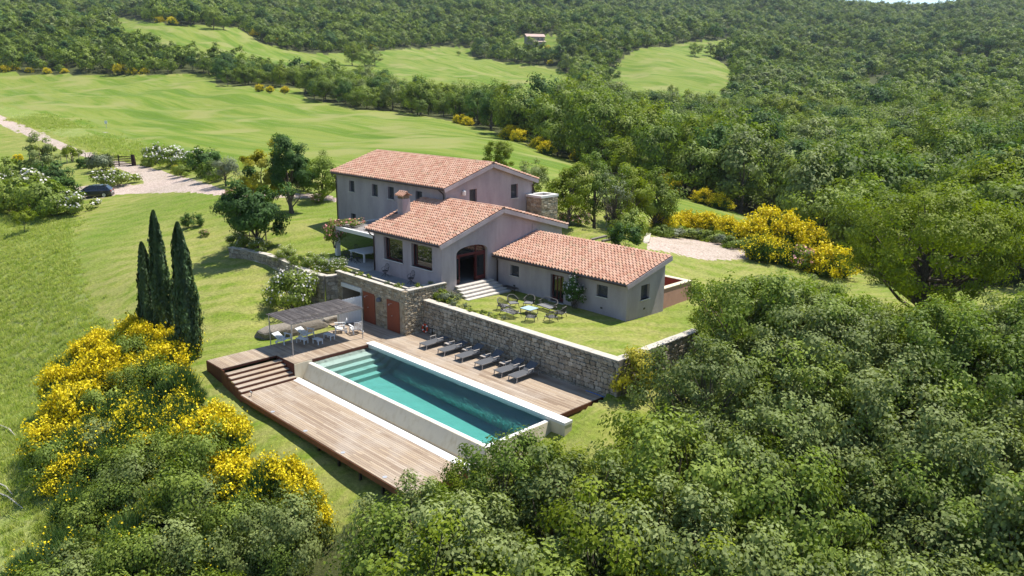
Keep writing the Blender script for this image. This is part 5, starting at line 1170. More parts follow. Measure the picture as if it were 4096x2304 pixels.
for px, py, s, k, lb in ((400, 690, (1.6, 1.6, 1.8), 2, 'grey green shrub between gate and car'), (430, 680, (.8, .8, 1.3), 2, 'small grey shrub in front of the gate'), (335, 678, .95, 1, 'small dark shrub on the dry grass left of the gate'), (588, 668, .75, 0, 'small green shrub at the right gate post'), (835, 705, 1.9, 1, 'dark green shrub at the end of the flowering row'), (730, 705, 1.0, 0, 'low green shrub before the flowering row'), (855, 725, 1.35, 0, 'yellowish shrub beside the olive tree'), (770, 912, .8, 1, 'small dark shrub alone on the lawn above the cypresses'),
                         (60, 850, 2.2, 0, 'leafy green shrub of the big hedge in the second row'), (170, 860, 2.3, 0, 'broad leafy green shrub at the front of the big hedge'), (225, 865, 1.8, 0, 'leafy green shrub next to the white one at the hedge end'), (70, 745, 2.2, 0, 'green shrub at the back of the big hedge'), (200, 765, 2.0, 1, 'dark shrub under the upright tree in the hedge'), (245, 800, 1.5, 1, 'dark shrub in the hedge close to the car'), (-40, 850, 2.2, 0, 'green shrub cut by the left picture edge'),
                         (2505, 950, 1.5, 0, 'bright round shrub by the yard wall'), (2500, 985, 1.1, 1, 'low dark shrub at the foot of the round shrub'), (560, 1345, .9, 2, 'dead grey shrub at the top of the broom bank')):
    put(GREENB[k], 'green_shrub', px, py, s, lb)
for px, py, s, lb in ((705, 700, .75, 'little orange-tipped shrub before the flowering row'), (2545, 1585, (1.35, 1.2, 1.55), 'clipped yellow green bush at the retaining wall corner')): put(GOLDB, 'golden_shrub', px, py, s, lb)
for px, py, s, lb in ((2325, 905, .95, 'red rose bush left of the rose arch'), (2265, 895, .8, 'red rose bush close to the stone tower'), (1270, 812, .8, 'pale pink rose bush left of the house corner'), (930, 795, .9, 'pink rose bush by the drive behind the dark tree'), (820, 945, .5, 'tiny red rose on the lawn')): put(ROSEP, 'rose_bush', px, py, s, lb, 'rose bush')
ya = np.array([(2655, 935, 1.5), (2700, 932, 1.3), (2745, 930, 1.6), (2790, 938, 1.3), (2830, 940, 1.6), (2880, 948, 1.5), (2920, 955, 1.4)])
for k, (px, py, s) in enumerate(ya): put(BROOM_H[k % 3], 'broom_bush', px, py - 6, s, 'yellow broom in the low hedge behind the gravel yard', 'bush', 'broom hedge of the gravel yard')
for k, (px, py) in enumerate(((2640, 952), (2690, 956), (2735, 958), (2785, 962), (2840, 972), (2895, 985), (2940, 1000))): put(GREENB[2 if k % 2 else 0], 'green_shrub', px, py - 8, (1.1, 1.1, .7), 'low grey green shrub edging the gravel yard', 'shrub', 'low edging shrubs of the gravel yard')
for k, (px, py, s, lb) in enumerate(((3000, 985, 2.0, 'big broom at the left of the large yellow clump'), (3080, 975, 2.6, 'tallest broom of the large yellow clump'), (3170, 1000, 2.3, 'broom at the right of the large yellow clump'), (3040, 1040, 1.8, 'front broom of the large yellow clump by the gravel'), (3130, 1055, 1.6, 'low front broom of the large yellow clump'), (3240, 1010, 1.9, 'broom behind the pale rose right of the yellow clump'), (3330, 1110, 2.0, 'broom under the great oak'), (3260, 1090, 1.5, 'small broom left of the great oak'))): put((BROOM_H if k not in (3, 4) else BROOM_M)[k % 3], 'broom_bush', px, py, s, lb, 'bush')
put(ROSEP, 'rose_bush', 3190, 1075, 1.5, 'pale pink rose beside the large yellow broom clump', 'rose bush')
for k, (px, py, s) in enumerate(((60, 285, 2.0), (20, 288, 2.2), (120, 288, 1.6), (190, 292, 1.7), (260, 293, 1.6), (480, 292, 2.6), (530, 296, 2.2), (580, 298, 1.9), (1040, 362, 1.6), (1080, 365, 1.4), (1140, 368, 1.5), (1840, 494, 1.7), (1870, 500, 1.5), (2040, 552, 2.0), (2075, 562, 1.7), (2150, 590, 1.5), (2185, 612, 1.6), (2310, 640, 1.4))): put(BROOM_H[k % 3], 'broom_bush', px, py + 4, s, 'small yellow broom at the wood edge above the %s end of the big field' % ('left' if px < 900 else 'right'), 'bush', 'broom at the edge of the %s end of the big field' % ('left' if px < 900 else 'right'))
for k, (px, py, s) in enumerate(((1020, 145, 3.0), (1120, 175, 3.0), (1140, 182, 2.4), (1490, 200, 3.0), (690, 97, 3.0), (640, 90, 2.5), (2410, 180, 3.2), (2450, 185, 3.2), (2490, 182, 3.0), (2530, 186, 2.8), (2190, 200, 2.4), (2360, 215, 2.6), (2200, 255, 2.0), (2660, 760, 1.8), (2685, 775, 1.6), (2810, 812, 1.5), (2880, 835, 1.6), (75, 640, .8), (70, 642, .7))): put(BROOM_H[k % 3], 'broom_bush', px, py + 3, s, 'yellow broom bush beside the fence at the left edge' if k > 16 else ('yellow broom at the wood edge of the small pasture' if k > 12 else 'far yellow broom dotted along the upper fields'), 'bush', 'lone broom at the fence' if k > 16 else ('broom at the pasture' if k > 12 else 'broom dotted along the upper fields'))
# roses hanging over the garden wall and on the parapet
def on_wall(px, py, z, ms, s, label, name='climbing_rose', dz=0): p = at_z(px, py, z); return shrub(ms, name, (p[0], p[1], z + dz), px * .7, s, label, 'climbing rose')
for k, (px, py, s) in enumerate(((950, 978, (1.0, .8, .75)), (990, 985, (1.0, .8, .8)), (1040, 1000, (1.0, .8, .75)))): on_wall(px, py + 8, 2.75, ROSEW[k % 2], s, ['white rose at the outer end of the garden wall', 'white rose in the middle of the mass on the garden wall', 'white rose at the inner side of the mass on the garden wall'][k])
for k, (px, py, s) in enumerate(((1150, 1040, (.8, .7, .7)), (1215, 1058, (.9, .8, .55)), (1275, 1075, (1.1, .8, .7)), (1340, 1080, (1.0, .8, .65)))): on_wall(px, py + 6, 2.7, ROSEW[(k + 1) % 2] if k != 1 else GREENB[0], s, ['small white rose on the bare stretch of garden wall', 'green climber between the white roses on the wall', 'white rose hanging over the curve of the wall', 'white rose at the cellar end of the wall'][k])
shrub(ROSEP, 'climbing_rose', (-15.1, 4.0, 3.6), .4, (.9, .9, 1.5), 'pink climbing rose round the white porch post', 'climbing rose'); shrub(ROSEP, 'climbing_rose', (-14.2, 5.2, 5.2), 1.4, (1.3, .9, .45), 'pale rose spreading over the porch roof corner', 'climbing rose')
wr = shrub_mesh(360, (.85, .55, 1.3), 26, .32, 2600, .13, M_DARK, 220, .12, M_WHITE, 9); o = shrub(wr, 'climbing_rose', (7.95, 8.5, 2.3), 0, (1.0, .75, 1.15), 'white rose trained up the wing wall between door and window', 'climbing rose')
for q in range(7): o_ = MB().tube([(.08 * (q - 3) * .5, .1, -.5), (.16 * (q - 3), .0, .5)], .018, 5).build('stem', M_BARK, o)
ra = ground_px(2452, 925); o = empty('rose_arch', ra, .4, 'garden arch smothered in pale pink roses on the upper lawn', 'rose arch')
for sx in (-.7, .7): MB().tube([(sx, 0, -.2), (sx, 0, 2.2)], .05, 6).build('post', M_GALV, o)
MB().tube([(-.7, 0, 2.2), (-.4, 0, 2.6), (.4, 0, 2.6), (.7, 0, 2.2)], .05, 6).build('hoop', M_GALV, o)
ra_m = shrub_mesh(361, (.9, .75, 1.5), 30, .3, 2600, .14, M_DARK, 700, .15, leaf_mat('blush_bloom', [(.62, .46, .42), (.7, .55, .5), (.75, .64, .6)], .2, .6, .2, .7))
for me_, nm in ((ra_m[0], 'foliage'), (ra_m[1], 'blossom')): q = bpy.data.objects.new(nm, me_); link(q, o); q.location = (0, 0, .55)
# planting along the retaining wall top and the parapet planter
DRY = shrub_mesh(362, (.5, .5, .35), 12, .16, 500, .07, M_OLIVE, 0); LOW = shrub_mesh(363, (.5, .5, .35), 12, .18, 700, .09, M_SHRUB, 30, .08, M_YELG)
rg = np.random.default_rng(51)
for k in range(11):
    x = .9 + 8.6 * k / 14 + rg.uniform(-.2, .2); shrub((DRY, LOW)[int(rg.random() < .4)], 'border_plant', (x, 2.25 + rg.uniform(-.1, .45), 2.2), k, rg.uniform(.5, .85), 'straggly border plant along the top of the retaining wall', 'plant', 'border plants on the retaining wall')
for k, (x, y) in enumerate(((-7.9, .5), (-6.9, .5), (-6.2, .5), (-5.1, .5), (-2.6, .5), (-1.4, .55), (-.45, 1.6), (-.45, 2.6))): shrub((LOW, DRY)[k % 3 == 1], 'planter_plant', (x, y, 3.0), k, (.8, .5, .8), 'small leafy plant in the parapet planter', 'plant', 'plants in the parapet planter')
shrub(GREENB[0], 'green_shrub', (.55, 2.9, 2.1), 0, (.55, .45, .45), 'low green herb clump beside the stone steps'); shrub(GREENB[2], 'green_shrub', (1.3, 2.9, 2.1), 1, (.6, .5, .5), 'dry grey herb clump beside the stone steps')

# ------------------------------------------------------------------ sun loungers and their side tables
M_SLING = simple('charcoal_sling', (.085, .086, .09), .7, .3, noise=.12, scale=30)
M_TEAK = simple('grey_teak', (.40, .35, .30), .7, .25, noise=.25, scale=12)
M_DKALU = simple('grey_aluminium', (.20, .185, .17), .5, .4)
def lounger(back):
    o = empty('sun_lounger', (0, 0, 0)); w = .34; zs = .34
    bz, by = math.sin(back) * .78, math.cos(back) * .78
    m = MB(); m.plate([(-w, 0, zs), (w, 0, zs), (w, 1.22, zs + .015), (-w, 1.22, zs + .015)], .025); m.build('seat', M_SLING, o)
    MB().plate([(-w, 1.225, zs + .015), (w, 1.225, zs + .015), (w, 1.225 + by, zs + bz), (-w, 1.225 + by, zs + bz)], .025).build('backrest', M_SLING, o)
    m = MB()
    for s in (-1, 1): m.bar((s * (w + .015), -.01, zs - .02), (s * (w + .015), 1.95, zs - .02), .035, .05)
    m.bar((-w, 0, zs - .03), (w, 0, zs - .03), .04, .04); m.bar((-w, 1.94, zs - .03), (w, 1.94, zs - .03), .04, .04); m.build('frame', M_DKALU, o)
    for s in (-1, 1):
        MB().bar((s * (w - .01), .06, zs - .03), (s * (w + .0), .0, 0), .045, .045, (0, 1, 0)).build('leg', M_TEAK, o); MB().bar((s * (w - .01), 1.86, zs - .03), (s * w, 1.93, 0), .045, .045, (0, 1, 0)).build('leg', M_TEAK, o)
        a = MB(); a.bar((s * (w + .03), .98, zs), (s * (w + .03), .98, zs + .21), .03, .035, (0, 1, 0)); a.bar((s * (w + .03), 1.42, zs), (s * (w + .03), 1.42, zs + .21), .03, .035, (0, 1, 0)); ar = a.build('armrest', M_GALV, o)
        MB().box(s * (w + .03) - .03, s * (w + .03) + .03, .95, 1.45, zs + .21, zs + .24).build('arm_pad', M_TEAK, ar)
    return o
LX = [(3.0, -.85, .12), (4.76, -.76, .2), (6.43, -.71, .52), (8.25, -.68, .55), (10.02, -.72, .45), (11.26, -.70, .60)]
LL = ['sun lounger with flat back nearest the cellar block', 'second sun lounger from the cellar block, back almost flat', 'third sun lounger from the cellar block, back raised', 'fourth sun lounger from the cellar block, back raised', 'sun lounger second from the bushy end of the wall', 'sun lounger at the open end of the row, back raised highest']
for k, (x, y, b) in enumerate(LX):
    o = lounger(b); o.location = (x, y, .002); o.rotation_euler = (0, 0, [.02, -.02, 0, .01, -.03, .02][k]); tag(o, 'charcoal ' + LL[k], 'sun lounger', 'sun loungers along the stone wall')
for k, (x, y) in enumerate(((3.88, .62), (5.62, .66), (7.36, .66), (9.1, .68))):
    o = empty('side_table', (x, y, .002), 0, 'low grey slatted side table between the %s' % ['first and second lounger', 'second and third lounger', 'third and fourth lounger', 'fourth and fifth lounger'][k], 'side table', 'side tables between the loungers')
    for q in range(5): MB().box(-.22 + .088 * q + .005, -.22 + .088 * (q + 1) - .005, -.22, .22, .275, .3).build('slat', M_TEAK, o)
    for sx in (-1, 1):
        for sy in (-1, 1): MB().box(sx * .19 - .02, sx * .19 + .02, sy * .19 - .02, sy * .19 + .02, 0, .275).build('leg', M_DKALU, o)
M_ORANGE = simple('orange_ring', (.62, .07, .02), .5, .4, noise=.08); M_RINGW = simple('ring_band', (.75, .73, .7), .5, .4)
o = empty('life_ring', (.36, 1.44, .5), 0, 'orange and white life ring leaning on the wall corner', 'life ring')
th = np.linspace(0, 2 * math.pi, 28, endpoint=False); tl = .1
MB().tube([(.26 * math.cos(t), -.02 + .26 * math.sin(t) * tl - .0, .26 * math.sin(t) - .15) for t in th], .065, 8, closed=True).build('ring', M_ORANGE, o, True)
for q in range(4):
    t0 = q * math.pi / 2 + .5; MB().tube([(.26 * math.cos(t), -.02 + .26 * math.sin(t) * tl, .26 * math.sin(t) - .15) for t in np.linspace(t0, t0 + .42, 5)], .069, 8).build('band', M_RINGW, o, True)
o = empty('safety_sign', (.93, 1.46, .05), 0, 'small dark framed board leaning on the wall beside the life ring', 'sign'); MB().plate([(-.16, -.02, .0), (.16, -.02, .0), (.16, .06, .40), (-.16, .06, .40)], .02).build('board', M_DKMET, o); MB().plate([(-.12, -.026, .05), (.12, -.026, .05), (.12, .044, .35), (-.12, .044, .35)], .002).build('panel', simple('sign_panel', (.20, .19, .17), .6), o)
o = MB().tube([(15.2, 1.30, .05), (16.0, 1.33, .05), (17.0, 1.28, .03)], .025, 6).build('pool_pole', simple('blue_pole', (.05, .16, .42), .4, .4)); tag(o, 'thin blue pole lying at the far end of the stone wall', 'pole')

# ------------------------------------------------------------------ reed canopy
M_REED = None
g = NT('reed_mat'); r = g.rnd(); P = g.pos(); n = g.noise(g.mapped(P, (2, 40, 2)), 1.0, 3); c = g.ramp(r, [(0, (.105, .088, .078)), (.4, (.175, .15, .135)), (.7, (.235, .205, .185)), (1, (.30, .265, .24))]); c = g.mix(g.rng(n, .4, .7, 0, .5), c, (.08, .066, .058)); g.principled(c, .9, spec=.1); M_REED = g.m
ca = world_thing('reed_canopy', (-3.1, -5.1, 0), 'flat reed mat canopy on thin steel posts over the white furniture', 'canopy')
for x, y in ((-4.55, -7.72), (-1.62, -7.72), (-1.62, -2.42), (-4.55, -2.42)): wpart(MB().tube([(x, y, 0), (x, y, 2.1)], .035, 8), 'post', M_GALV, ca)
m = MB(); m.tube([(-4.55, -7.72, 2.1), (-1.62, -7.72, 2.1), (-1.62, -2.42, 2.1), (-4.55, -2.42, 2.1)], .03, 6, closed=True)
for y in (-6.4, -5.1, -3.7): m.tube([(-4.55, y, 2.1), (-1.62, y, 2.1)], .02, 6)
wpart(m, 'frame', M_GALV, ca)
rg = np.random.default_rng(61); vs = []; fs = []; rn = []; nn = 0
for (xa, xb, zz_) in ((-4.72, -2.36, 2.16), (-2.42, -1.52, 2.145)):
    y = -7.86
    while y < -2.30:
        w_ = rg.uniform(.014, .024); z = zz_ + rg.normal(0, .006); x0 = xa + rg.uniform(-.05, .06); x1 = xb + rg.uniform(-.05, .05); sk = rg.normal(0, .03)
        q = [(x0, y, z), (x1, y + sk, z + .004), (x1, y + sk + w_, z + .004), (x0, y + w_, z), (x0, y + w_ / 2, z + w_ * .55), (x1, y + sk + w_ / 2, z + w_ * .55)]
        vs += q; fs += [(nn, nn + 1, nn + 5, nn + 4), (nn + 4, nn + 5, nn + 2, nn + 3), (nn + 3, nn + 2, nn + 1, nn)]; rn += [rg.random()] * 6; nn += 6; y += w_ * rg.uniform(.90, 1.04)
for (xa, xb, zz_) in ((-4.66, -2.40, 2.152), (-2.38, -1.56, 2.138)):
    vs += [(xa, -7.80, zz_), (xb, -7.80, zz_), (xb, -2.36, zz_), (xa, -2.36, zz_)]; fs.append((nn, nn + 1, nn + 2, nn + 3)); rn += [.2] * 4; nn += 4
me = bpy.data.meshes.new('reed_mat'); me.from_pydata((np.array(vs) - np.array(ca.location)).tolist(), [], fs); me.materials.append(M_REED); me.attributes.new('rnd', 'FLOAT', 'POINT').data.foreach_set('value', np.array(rn, np.float32)); me.update()
q = bpy.data.objects.new('reed_mat', me); link(q, ca); q['kind'] = 'stuff'

# ------------------------------------------------------------------ white garden chairs, stools, screen
M_WPAINT = simple('white_paint', (.74, .74, .73), .55, .35, noise=.07, scale=14)
def garden_chair(recl):
    o = empty('garden_chair', (0, 0, 0)); w = .30
    for q in range(5): y = -.02 + .105 * q; MB().bar((-w, y, .36 - .022 * q), (w, y, .36 - .022 * q), .09, .022, (0, 0, 1)).build('seat_slat', M_WPAINT, o)
    b0 = np.array([0, .50, .27]); bd = np.array([0, math.sin(recl), math.cos(recl)])
    for q in range(5): x = -.24 + .12 * q; MB().bar(b0 + (x, 0, 0), b0 + bd * .68 + (x, 0, 0), .085, .02, (0, 1, 0)).build('back_slat', M_WPAINT, o)
    m = MB()
    for t in (.08, .66): m.bar(b0 + bd * t + (-.31, .02, 0), b0 + bd * t + (.31, .02, 0), .03, .06, (0, 0, 1))
    m.build('back_rail', M_WPAINT, o)
    for s in (-1, 1):
        MB().bar((s * .33, -.06, 0), (s * .33, .02, .57), .05, .06, (0, 1, 0)).build('leg', M_WPAINT, o); MB().bar((s * .33, .62, .1), (s * .33, .48, .57), .045, .055, (0, 1, 0)).build('leg', M_WPAINT, o)
        MB().bar((s * .34, -.10, .585), (s * .34, .62, .575), .10, .028).build('armrest', M_WPAINT, o); MB().bar((s * .31, -.02, .33), (s * .31, .66, .14), .03, .08).build('side_rail', M_WPAINT, o)
        MB().tube([(s * .35 - .02, .66, .105), (s * .35 + .02, .66, .105)], .105, 14).build('wheel', M_WPAINT, o)
    return o
for (x, y, rz, rc, lb) in ((-4.05, -3.0, -.55, .38, 'white slatted garden chair with tall back beside the slat screen'), (-3.25, -2.02, -1.75, .38, 'white slatted garden chair turned sideways near the rust doors'), (-4.1, -6.75, 1.85, 1.05, 'white garden chair folded low at the grass end of the canopy'), (-4.05, -5.05, 1.85, 1.05, 'white garden chair folded low in the middle of the canopy')):
    o = garden_chair(rc); o.location = (x, y, .002); o.rotation_euler = (0, 0, rz); tag(o, lb, 'chair', 'white garden chairs under the canopy')
for k, (x, y, rz, l) in enumerate(((-3.55, -5.95, .25, .8), (-2.75, -5.25, .1, .66), (-3.1, -4.15, .15, .78))):
    o = empty('footstool', (x, y, .002), rz, 'low white slatted footstool %s' % ['between the two folded chairs', 'nearest the pool under the canopy', 'closest to the tall white chairs'][k], 'footstool', 'white footstools under the canopy')
    for q in range(5): MB().box(-l / 2, l / 2, -.22 + .09 * q, -.22 + .09 * q + .078, .32, .345).build('slat', M_WPAINT, o)
    for sx in (-1, 1):
        for sy in (-1, 1): MB().box(sx * (l / 2 - .05) - .025, sx * (l / 2 - .05) + .025, sy * .17 - .025, sy * .17 + .025, 0, .32).build('leg', M_WPAINT, o)
        MB().bar((sx * (l / 2 - .05), -.17, .27), (sx * (l / 2 - .05), .17, .27), .03, .05).build('rail', M_WPAINT, o)
sc = world_thing('slat_screen', (-5.2, -1.0, 0), 'tall white slat screen in front of the cellar recess', 'screen')
for k in range(9):
    y = -1.9 + .205 * k; x = -5.42 + .05 * k; h = 1.78 + .02 * k
    m = MB(); c_, s_ = math.cos(.75), math.sin(.75); hw = .105
    P4 = [(x - c_ * hw, y - s_ * hw), (x + c_ * hw, y + s_ * hw), (x + c_ * hw - s_ * .025, y + s_ * hw + c_ * .025), (x - c_ * hw - s_ * .025, y - s_ * hw + c_ * .025)]
    m.prism(P4, .03, h); wpart(m, 'slat', M_WPAINT, sc)
wpart(MB().bar((-5.5, -1.98, .06), (-5.0, -.2, .06), .05, .05).bar((-5.5, -1.98, 1.5), (-5.0, -.2, 1.5), .03, .05), 'rail', M_WPAINT, sc)

# ------------------------------------------------------------------ wicker seats on the lawn
M_WICK = simple('dark_wicker', (.055, .05, .045), .75, .2, noise=.3, scale=40); M_RIM = simple('grey_wicker_rim', (.15, .135, .12), .6, .3); M_CUSH = simple('seat_slats', (.26, .25, .24), .7, .2)
def tub_chair(w=.62, d=.60, wide=False):
    o = empty('wicker_chair', (0, 0, 0)); W2 = w / 2
    def rim(t):     # t 0..1 round the back, open at the front
        a = math.pi * (1.18 * t - .09); f = abs(math.cos(a))
        return np.array([W2 * math.copysign(abs(math.cos(a)) ** (.35 if wide else .8), math.cos(a)), d * .08 + d * .5 * math.sin(a), .80 - .24 * f ** 2.2])
    ts = np.linspace(0, 1, 25); R_ = [rim(t) for t in ts]; B_ = [np.array([p[0] * .78, p[1] * .74 + .0, .30]) for p in R_]
    MB().tube(R_, .022, 6).build('rim', M_RIM, o, True)
    m = MB()
    for a, b in zip(R_, B_): m.tube([a, (a + b) / 2 + np.array([a[0], a[1], 0]) * .05, b], .011, 4, False)
    for k in (.2, .4, .6, .8): m.tube([a * (1 - k) + b * k + np.array([a[0], a[1], 0]) * .04 * math.sin(k * 3.14) for a, b in zip(R_, B_)], .013, 4, False)
    m.build('weave', M_WICK, o)
    for q in range(6): y = -d * .38 + d * .15 * q; MB().box(-W2 * .8, W2 * .8, y, y + d * .10, .315, .335).build('seat_slat', M_CUSH, o)
    MB().tube([(-W2 * .8, -d * .42, .31), (W2 * .8, -d * .42, .31), (W2 * .8, d * .42, .31), (-W2 * .8, d * .42, .31)], .02, 6, closed=True).build('seat_frame', M_WICK, o)
    for sx in (-1, 1):
        for sy in (-1, 1): MB().tube([(sx * W2 * .72, sy * d * .36, .31), (sx * W2 * .9, sy * d * .48, 0)], .018, 6).build('leg', M_WICK, o)
    return o
WT = (7.05, 5.0)
for (x, y, rz, wide, lb) in ((5.35, 4.25, 1.75, 0, 'wicker tub chair nearest the stone steps'), (5.15, 5.35, 1.15, 0, 'wicker tub chair left of the black bench'), (5.75, 6.3, .45, 0, 'wicker tub chair beside the long sofa, on the steps side'), (7.15, 6.6, -.12, 1, 'wicker sofa with its back to the wing wall'), (6.75, 3.55, 3.05, 1, 'wicker sofa with its back to the retaining wall'), (8.45, 3.75, 3.6, 0, 'wicker tub chair nearest the retaining wall edge'), (9.25, 4.75, 4.45, 0, 'wicker tub chair farthest from the steps, in the sun'), (8.95, 5.95, 5.0, 0, 'wicker tub chair between the sofa and the climbing rose')):
    o = tub_chair(1.65 if wide else .78, .78 if wide else .70, wide); o.name = 'wicker_sofa' if wide else 'wicker_chair'; o.location = (x, y, hz(x, y) + .005); o.rotation_euler = (0, 0, rz)
    tag(o, 'dark ' + lb, 'sofa' if wide else 'chair', 'wicker seats round the glass table')
o = empty('coffee_table', (WT[0], WT[1], hz(*WT)), .05, 'pale glass-topped low table between the wicker seats', 'table')
MB().box(-.45, -.005, -.42, .42, .38, .40).build('table_top', simple('pale_blue_glass', (.42, .55, .60), .15, .6, noise=.03), o); MB().box(.005, .45, -.42, .42, .38, .40).build('table_top', MATS['pale_blue_glass'], o)
MB().tube([(-.45, -.42, .365), (.45, -.42, .365), (.45, .42, .365), (-.45, .42, .365)], .016, 5, closed=True).build('frame', M_RIM, o)
for sx in (-1, 1):
    for sy in (-1, 1): MB().box(sx * .42 - .016, sx * .42 + .016, sy * .39 - .016, sy * .39 + .016, 0, .365).build('leg', M_WICK, o)
o = empty('bench', (1.75, 8.45, hz(1.75, 8.45)), 0, 'low black metal bench against the wing wall', 'bench'); MB().box(-.62, .62, -.2, .2, .34, .37).build('seat', M_DKMET, o)
for sx in (-1, 1):
    for sy in (-1, 1): MB().box(sx * .6 - .012, sx * .6 + .012, sy * .18 - .012, sy * .18 + .012, 0, .34).build('leg', M_DKMET, o)

# ------------------------------------------------------------------ terrace table and iron chairs
o = empty('dining_table', (-12.3, 5.45, 2.66), 0, 'big white square slatted dining table under the porch', 'table')
for q in range(5): MB().box(-1.1, 1.1, -1.15 + .46 * q + .008, -1.15 + .46 * (q + 1) - .008, .70, .76).build('table_board', M_WPAINT, o)
for sx in (-1, 1):
    for sy in (-1, 1): MB().box(sx * .95 - .06, sx * .95 + .06, sy * 1.0 - .06, sy * 1.0 + .06, 0, .7).build('leg', M_WPAINT, o)
def iron_chair():
    o = empty('iron_chair', (0, 0, 0)); r = .014
    MB().tube([(.2 * math.cos(t), .2 * math.sin(t), .45) for t in np.linspace(0, 2 * math.pi, 16, endpoint=False)], .02, 5, closed=True).add([(.2 * math.cos(t), .2 * math.sin(t), .455) for t in np.linspace(0, 2 * math.pi, 16, endpoint=False)], [tuple(range(16))]).build('seat', M_DKMET, o)
    MB().tube([(-.19, .12, .45), (-.21, .22, .75), (-.15, .26, .93), (0, .27, .98), (.15, .26, .93), (.21, .22, .75), (.19, .12, .45)], r * 1.3, 5).tube([(-.1, .2, .5), (-.08, .25, .92)], r, 4).tube([(.1, .2, .5), (.08, .25, .92)], r, 4).tube([(0, .2, .48), (0, .26, .96)], r, 4).build('backrest', M_DKMET, o)
    for s in (-1, 1):
        MB().tube([(s * .17, -.15, .45), (s * .05, 0, .25), (s * .2, .2, 0)], r * 1.3, 5).build('leg', M_DKMET, o); MB().tube([(s * .17, .15, .45), (s * .05, 0, .25), (s * .2, -.22, 0)], r * 1.3, 5).build('leg', M_DKMET, o)
        MB().tube([(s * .21, .22, .72), (s * .25, .0, .68), (s * .22, -.15, .62), (s * .18, -.12, .45)], r, 4).build('armrest', M_DKMET, o)
    return o
for k, (x, y, z, rz, lb) in enumerate(((-6.35, 2.95, 2.63, .1, 'wrought iron chair under the first big window'), (-3.15, 2.95, 2.63, .05, 'wrought iron chair under the window next to the arch corner'), (-13.2, 3.95, 2.66, 3.14, 'wrought iron chair at the outer front corner of the dining table'), (-12.4, 3.9, 2.66, 3.2, 'wrought iron chair at the middle front of the dining table'), (-11.6, 3.95, 2.66, 3.0, 'wrought iron chair at the house side front of the dining table'), (-10.8, 5.4, 2.66, -1.6, 'wrought iron chair at the house end of the dining table'), (-13.85, 5.5, 2.66, 1.6, 'wrought iron chair at the lawn end of the dining table'))):
    o = iron_chair(); o.location = (x, y, z); o.rotation_euler = (0, 0, rz); tag(o, 'black ' + lb, 'chair', 'iron chairs')

# ------------------------------------------------------------------ parked hatchback
g = NT('car_paint'); b = g.principled((.010, .014, .026), .3, spec=.6); b.inputs['Coat Weight'].default_value = .8; b.inputs['Coat Roughness'].default_value = .06; M_CAR = g.m
M_TYRE = simple('tyre', (.02, .02, .02), .9, .2); M_ALLOY = simple('alloy', (.55, .55, .56), .35, .5, .6)
p = ground_px(378, 790); q_ = ground_px(450, 770)
u = at_z(300, 772, p[2]) - at_z(470, 768, p[2]); hd = math.atan2(u[1], u[0])
car = empty('parked_car', (p[0], p[1], p[2]), hd, 'dark blue hatchback parked on the gravel beside the hedge', 'car')
L_ = 2.13
prof = [(-2.1, .30, .42, .78), (-2.05, .28, .95, .80), (-1.85, .24, 1.02, .86), (-1.2, .22, 1.0, .885), (0, .2, .97, .895), (.9, .22, .95, .885), (1.35, .24, .86, .87), (1.85, .26, .76, .80), (2.08, .3, .62, .70)]
V_, F_ = [], []
for x, zl, zh, hw in prof:
    V_ += [(x, -hw * .93, zl), (x, -hw, zl + .18), (x, -hw, zh - .18), (x, -hw * .93, zh), (x, hw * .93, zh), (x, hw, zh - .18), (x, hw, zl + .18), (x, hw * .93, zl)]
for i in range(len(prof) - 1):
    for k in range(8): a, b_ = i * 8 + k, i * 8 + (k + 1) % 8; F_.append((a, b_, b_ + 8, a + 8))
F_ += [tuple(range(7, -1, -1)), tuple(range((len(prof) - 1) * 8, len(prof) * 8))]
MB().add(V_, [f[::-1] for f in F_]).build('body', M_CAR, car)
cab = [(-1.95, .98, .76, 1.0), (-1.55, 1.36, .62, 0), (-.9, 1.46, .63, 0), (.0, 1.46, .63, 0), (.45, 1.38, .62, 0), (1.15, .94, .78, 0)]
V_, F_ = [], []
for x, zt__, hw, _ in cab: V_ += [(x, -hw, zt__), (x, hw, zt__)]
V2 = [(x, y, z) for (x, y, z) in V_]; F_ = [(2 * i, 2 * i + 1, 2 * i + 3, 2 * i + 2) for i in range(1, 4)]
MB().add(V2, F_).plate([(-1.56, -.63, 1.465), (.46, -.63, 1.385), (.46, .63, 1.385), (-1.56, .63, 1.465)], .03).build('roof', M_CAR, car)
gl = MB(); gl.add([V2[0], V2[1], V2[3], V2[2]], [(0, 1, 2, 3)]); gl.add([V2[8], V2[9], V2[11], V2[10]], [(0, 1, 2, 3)])
for s in (0, 1): gl.add([V2[2 * i + s] for i in range(6)] + [(1.1, (-1, 1)[s] * .84, .93), (-1.9, (-1, 1)[s] * .84, .97)], [tuple(range(8))])
gl.build('glazing', M_GLASS, car)
m = MB()
for s in (-1, 1): m.bar((-.55, s * .80, .98), (-.45, s * .64, 1.45), .05, .06, (1, 0, 0)); m.bar((-1.5, s * .82, .98), (-1.5, s * .64, 1.37), .14, .06, (1, 0, 0)); m.bar((.5, s * .64, 1.38), (1.15, s * .80, .95), .05, .05)
m.build('pillars', M_CAR, car)
for x in (-1.28, 1.3):
    for s in (-1, 1):
        w_ = MB().tube([(x, s * .70, .32), (x, s * .90, .32)], .32, 18).build('wheel', M_TYRE, car); r_ = MB().tube([(x, s * .895, .32), (x, s * .912, .32)], .21, 14)
        r_.build('rim', M_ALLOY, w_)
